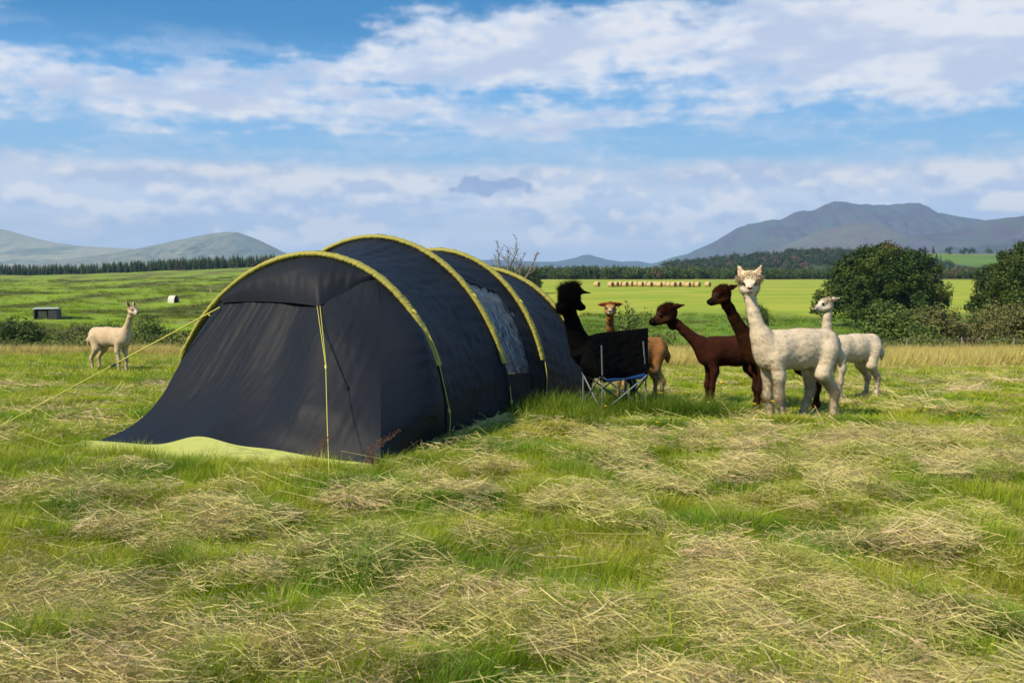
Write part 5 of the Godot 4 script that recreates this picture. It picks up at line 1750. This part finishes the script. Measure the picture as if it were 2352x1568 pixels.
# ---------------------------------------------------------------- hills: crest line [across, up] in thousandths of the distance, at a distance
const RIDGE := {"d": 1000.0, "front": 400.0, "back": 260.0, "foot": -8.0, "rough": 1.0, "crest": [[60, -3], [150, -1], [170, 0.5], [200, 4], [240, 9], [300, 12], [350, 13.5], [400, 13.5], [470, 12.5], [560, 12], [700, 9], [900, 2]]}
const HILLS := [
	{"label": "steep blue grey mountain with a notched flat summit at the right", "d": 7000.0, "front": 2600.0, "back": 1500.0, "foot": -12.0, "rough": 60.0, "seed": 3, "tint": 0, "crest": [[160, 0], [172, 6], [187, 17], [207, 26], [229, 40], [255, 46], [270, 47], [279, 51], [286, 55], [300, 56], [308, 58], [314, 62], [321, 65], [328, 64.8], [345, 62.3], [365, 61.2], [385, 62], [400, 63.3], [408, 63.0], [412, 57.5], [424, 53], [432, 51.5], [445, 50], [465, 47], [490, 43], [560, 36], [700, 20], [800, 4]]},
	{"label": "rounded heathery spur in front of the notched mountain", "d": 5600.0, "front": 1300.0, "back": 1100.0, "foot": -12.0, "rough": 30.0, "seed": 4, "tint": 1, "crest": [[215, 0], [240, 8], [270, 20], [300, 32], [330, 41], [350, 44], [372, 41], [395, 30], [420, 14], [445, 0]]},
	{"label": "broad dark hill at the right edge below the mountain", "d": 5000.0, "front": 1600.0, "back": 1200.0, "foot": -12.0, "rough": 34.0, "seed": 5, "tint": 2, "crest": [[340, 0], [370, 14], [394, 29], [415, 32], [440, 35], [460, 40], [475, 46.5], [500, 49], [520, 51], [560, 50], [640, 40], [760, 18], [860, 0]]},
	{"label": "green shoulder of hill left of the notched mountain", "d": 8600.0, "front": 1500.0, "back": 1500.0, "foot": -12.0, "rough": 30.0, "seed": 6, "tint": 3, "crest": [[132, 0], [150, 5], [165, 10], [180, 13.5], [200, 17], [230, 20], [300, 10], [340, 0]]},
	{"label": "small pale blue peak far away in the gap of the valley", "d": 9200.0, "front": 700.0, "back": 300.0, "foot": -12.0, "rough": 40.0, "seed": 7, "tint": 4, "crest": [[-60, 3], [-40, 6], [-20, 7], [0, 6], [20, 5], [45, 5], [62, 8.5], [72, 11.5], [77, 11.8], [84, 10], [95, 7], [110, 5], [125, 5.5], [140, 3], [170, 0]]},
	{"label": "pale smooth fell rising at the far left edge", "d": 6800.0, "front": 2300.0, "back": 1500.0, "foot": -12.0, "rough": 40.0, "seed": 8, "tint": 5, "crest": [[-900, 40], [-700, 60], [-600, 52], [-560, 45], [-514, 37.5], [-490, 30.5], [-470, 25.5], [-440, 21], [-405, 19], [-370, 17], [-330, 12], [-290, 4], [-270, 0]]},
	{"label": "rounded grey green fell with a steep right side", "d": 6200.0, "front": 1900.0, "back": 1500.0, "foot": -12.0, "rough": 34.0, "seed": 9, "tint": 6, "crest": [[-420, 0], [-395, 14], [-375, 18], [-345, 24], [-317, 30], [-300, 33], [-285, 34.5], [-276, 34.2], [-268, 31.5], [-258, 27], [-245, 20], [-233, 13], [-215, 5], [-200, 0]]},
]
var ridge_noise := FastNoiseLite.new()

func crest_at(h: Dictionary, x: float) -> float:
	var d: float = h.d
	var a := x / d * 1000.0
	var t: Array = h.crest
	var k := 0.0
	if a <= t[0][0] or a >= t[-1][0]: return h.foot
	for i in t.size() - 1:
		if a < t[i + 1][0]:
			var f: float = (a - t[i][0]) / (t[i + 1][0] - t[i][0])
			var p0: float = t[maxi(i - 1, 0)][1]; var p3: float = t[mini(i + 2, t.size() - 1)][1]
			k = lerpf(lerpf(t[i][1], t[i + 1][1], f), cubic_interpolate(t[i][1], t[i + 1][1], p0, p3, f), 0.3)
			break
	return maxf(1.6 + k * 0.001 * d, h.foot)

func hill_y(h: Dictionary, x: float, s: float) -> float:   # s 0 at the foot, 1 on the crest, 2 behind
	var c := crest_at(h, x)
	var f: float = h.foot
	var rise := pow(clampf(s, 0.0, 1.0), 1.25) if s <= 1.0 else 1.0 - smoothstep(1.0, 2.0, s)
	var rough: float = h.rough
	var k: float = (c - f) / 300.0
	var z: float = ridge_s(h, s)
	var g := ridge_noise.get_noise_2d(x * 0.0022 + rough, z * 0.0008) * 0.6 + ridge_noise.get_noise_2d(x * 0.007, z * 0.0022 + rough) * 0.4
	return lerpf(f, c, rise) - absf(g) * rough * 2.6 * minf(k, 1.5) * 4.0 * clampf(s, 0, 1) * (1.0 - clampf(s, 0.0, 1.0)) + (ridge_noise.get_noise_1d(x * 0.02) * rough * 0.09 * k if s > 0.9 else 0.0)

func ridge_s(h: Dictionary, s: float) -> float:
	return -(h.d - h.front * (1.0 - s)) if s <= 1.0 else -(h.d + h.back * (s - 1.0))

func ridge_z(s: float) -> float:
	return ridge_s(RIDGE, s)

func hills() -> void:
	ridge_noise.seed = 5; ridge_noise.frequency = 1.0; ridge_noise.fractal_octaves = 4
	for h in HILLS + [RIDGE]:
		var t: Array = h.crest
		var x0: float = t[0][0] * 0.001 * h.d; var x1: float = t[-1][0] * 0.001 * h.d
		var m := MB.new()
		var tint: int = h.get("tint", 7)
		m.grid(340, 105, func(u: float, v: float) -> Vector3:
			var x := lerpf(x0, x1, u); var s := v * 1.75
			return Vector3(x, hill_y(h, x, s), ridge_s(h, s)),
			func(p: Vector3, _u: float, v: float) -> Color:
				var n := ridge_noise.get_noise_2d(p.x * 0.002 + 9.0, p.z * 0.0012)
				var n2 := ridge_noise.get_noise_2d(p.x * 0.008, p.z * 0.005 + 4.0)
				var hi := smoothstep(0.2, 0.9, v * 1.75)
				match tint:
					0, 2: return Color(0.088, 0.095, 0.068).lerp(Color(0.082, 0.056, 0.066), smoothstep(-0.12, 0.2, n + n2 * 0.7)).lerp(Color(0.12, 0.118, 0.125), 0.6 * hi * smoothstep(0.0, 0.4, n2)) * (0.62 if tint == 2 and v < 0.4 else 1.0)
					1: return Color(0.13, 0.105, 0.08).lerp(Color(0.14, 0.135, 0.07), smoothstep(-0.1, 0.3, n2))
					3: return Color(0.10, 0.135, 0.06)
					4: return Color(0.09, 0.11, 0.10)
					5: return Color(0.40, 0.40, 0.26).lerp(Color(0.22, 0.26, 0.18), smoothstep(0.0, 0.35, n + 0.3 * n2))
					6: return Color(0.22, 0.25, 0.16).lerp(Color(0.29, 0.28, 0.19), smoothstep(-0.1, 0.3, n2))
				# low ridge: meadow and rough ground
				var c := Color(0.09, 0.16, 0.03).lerp(Color(0.12, 0.21, 0.03), smoothstep(-0.2, 0.3, n2))
				if p.x < 370.0: c = Color(0.06, 0.085, 0.03)
				return c.lerp(Color(0.26, 0.22, 0.10), 0.8 * smoothstep(0.93, 0.99, v * 1.75)))
		var o := obj("mountain" if tint != 7 else "hill", m.mesh(), mats.hill, null, "structure")
		o.name = numbered("mountain" if tint != 7 else "hill")
		o.set_meta("label", h.get("label", "low ridge with a green meadow strip and woods at right"))
		o.set_meta("category", "mountain" if tint != 7 else "hill")
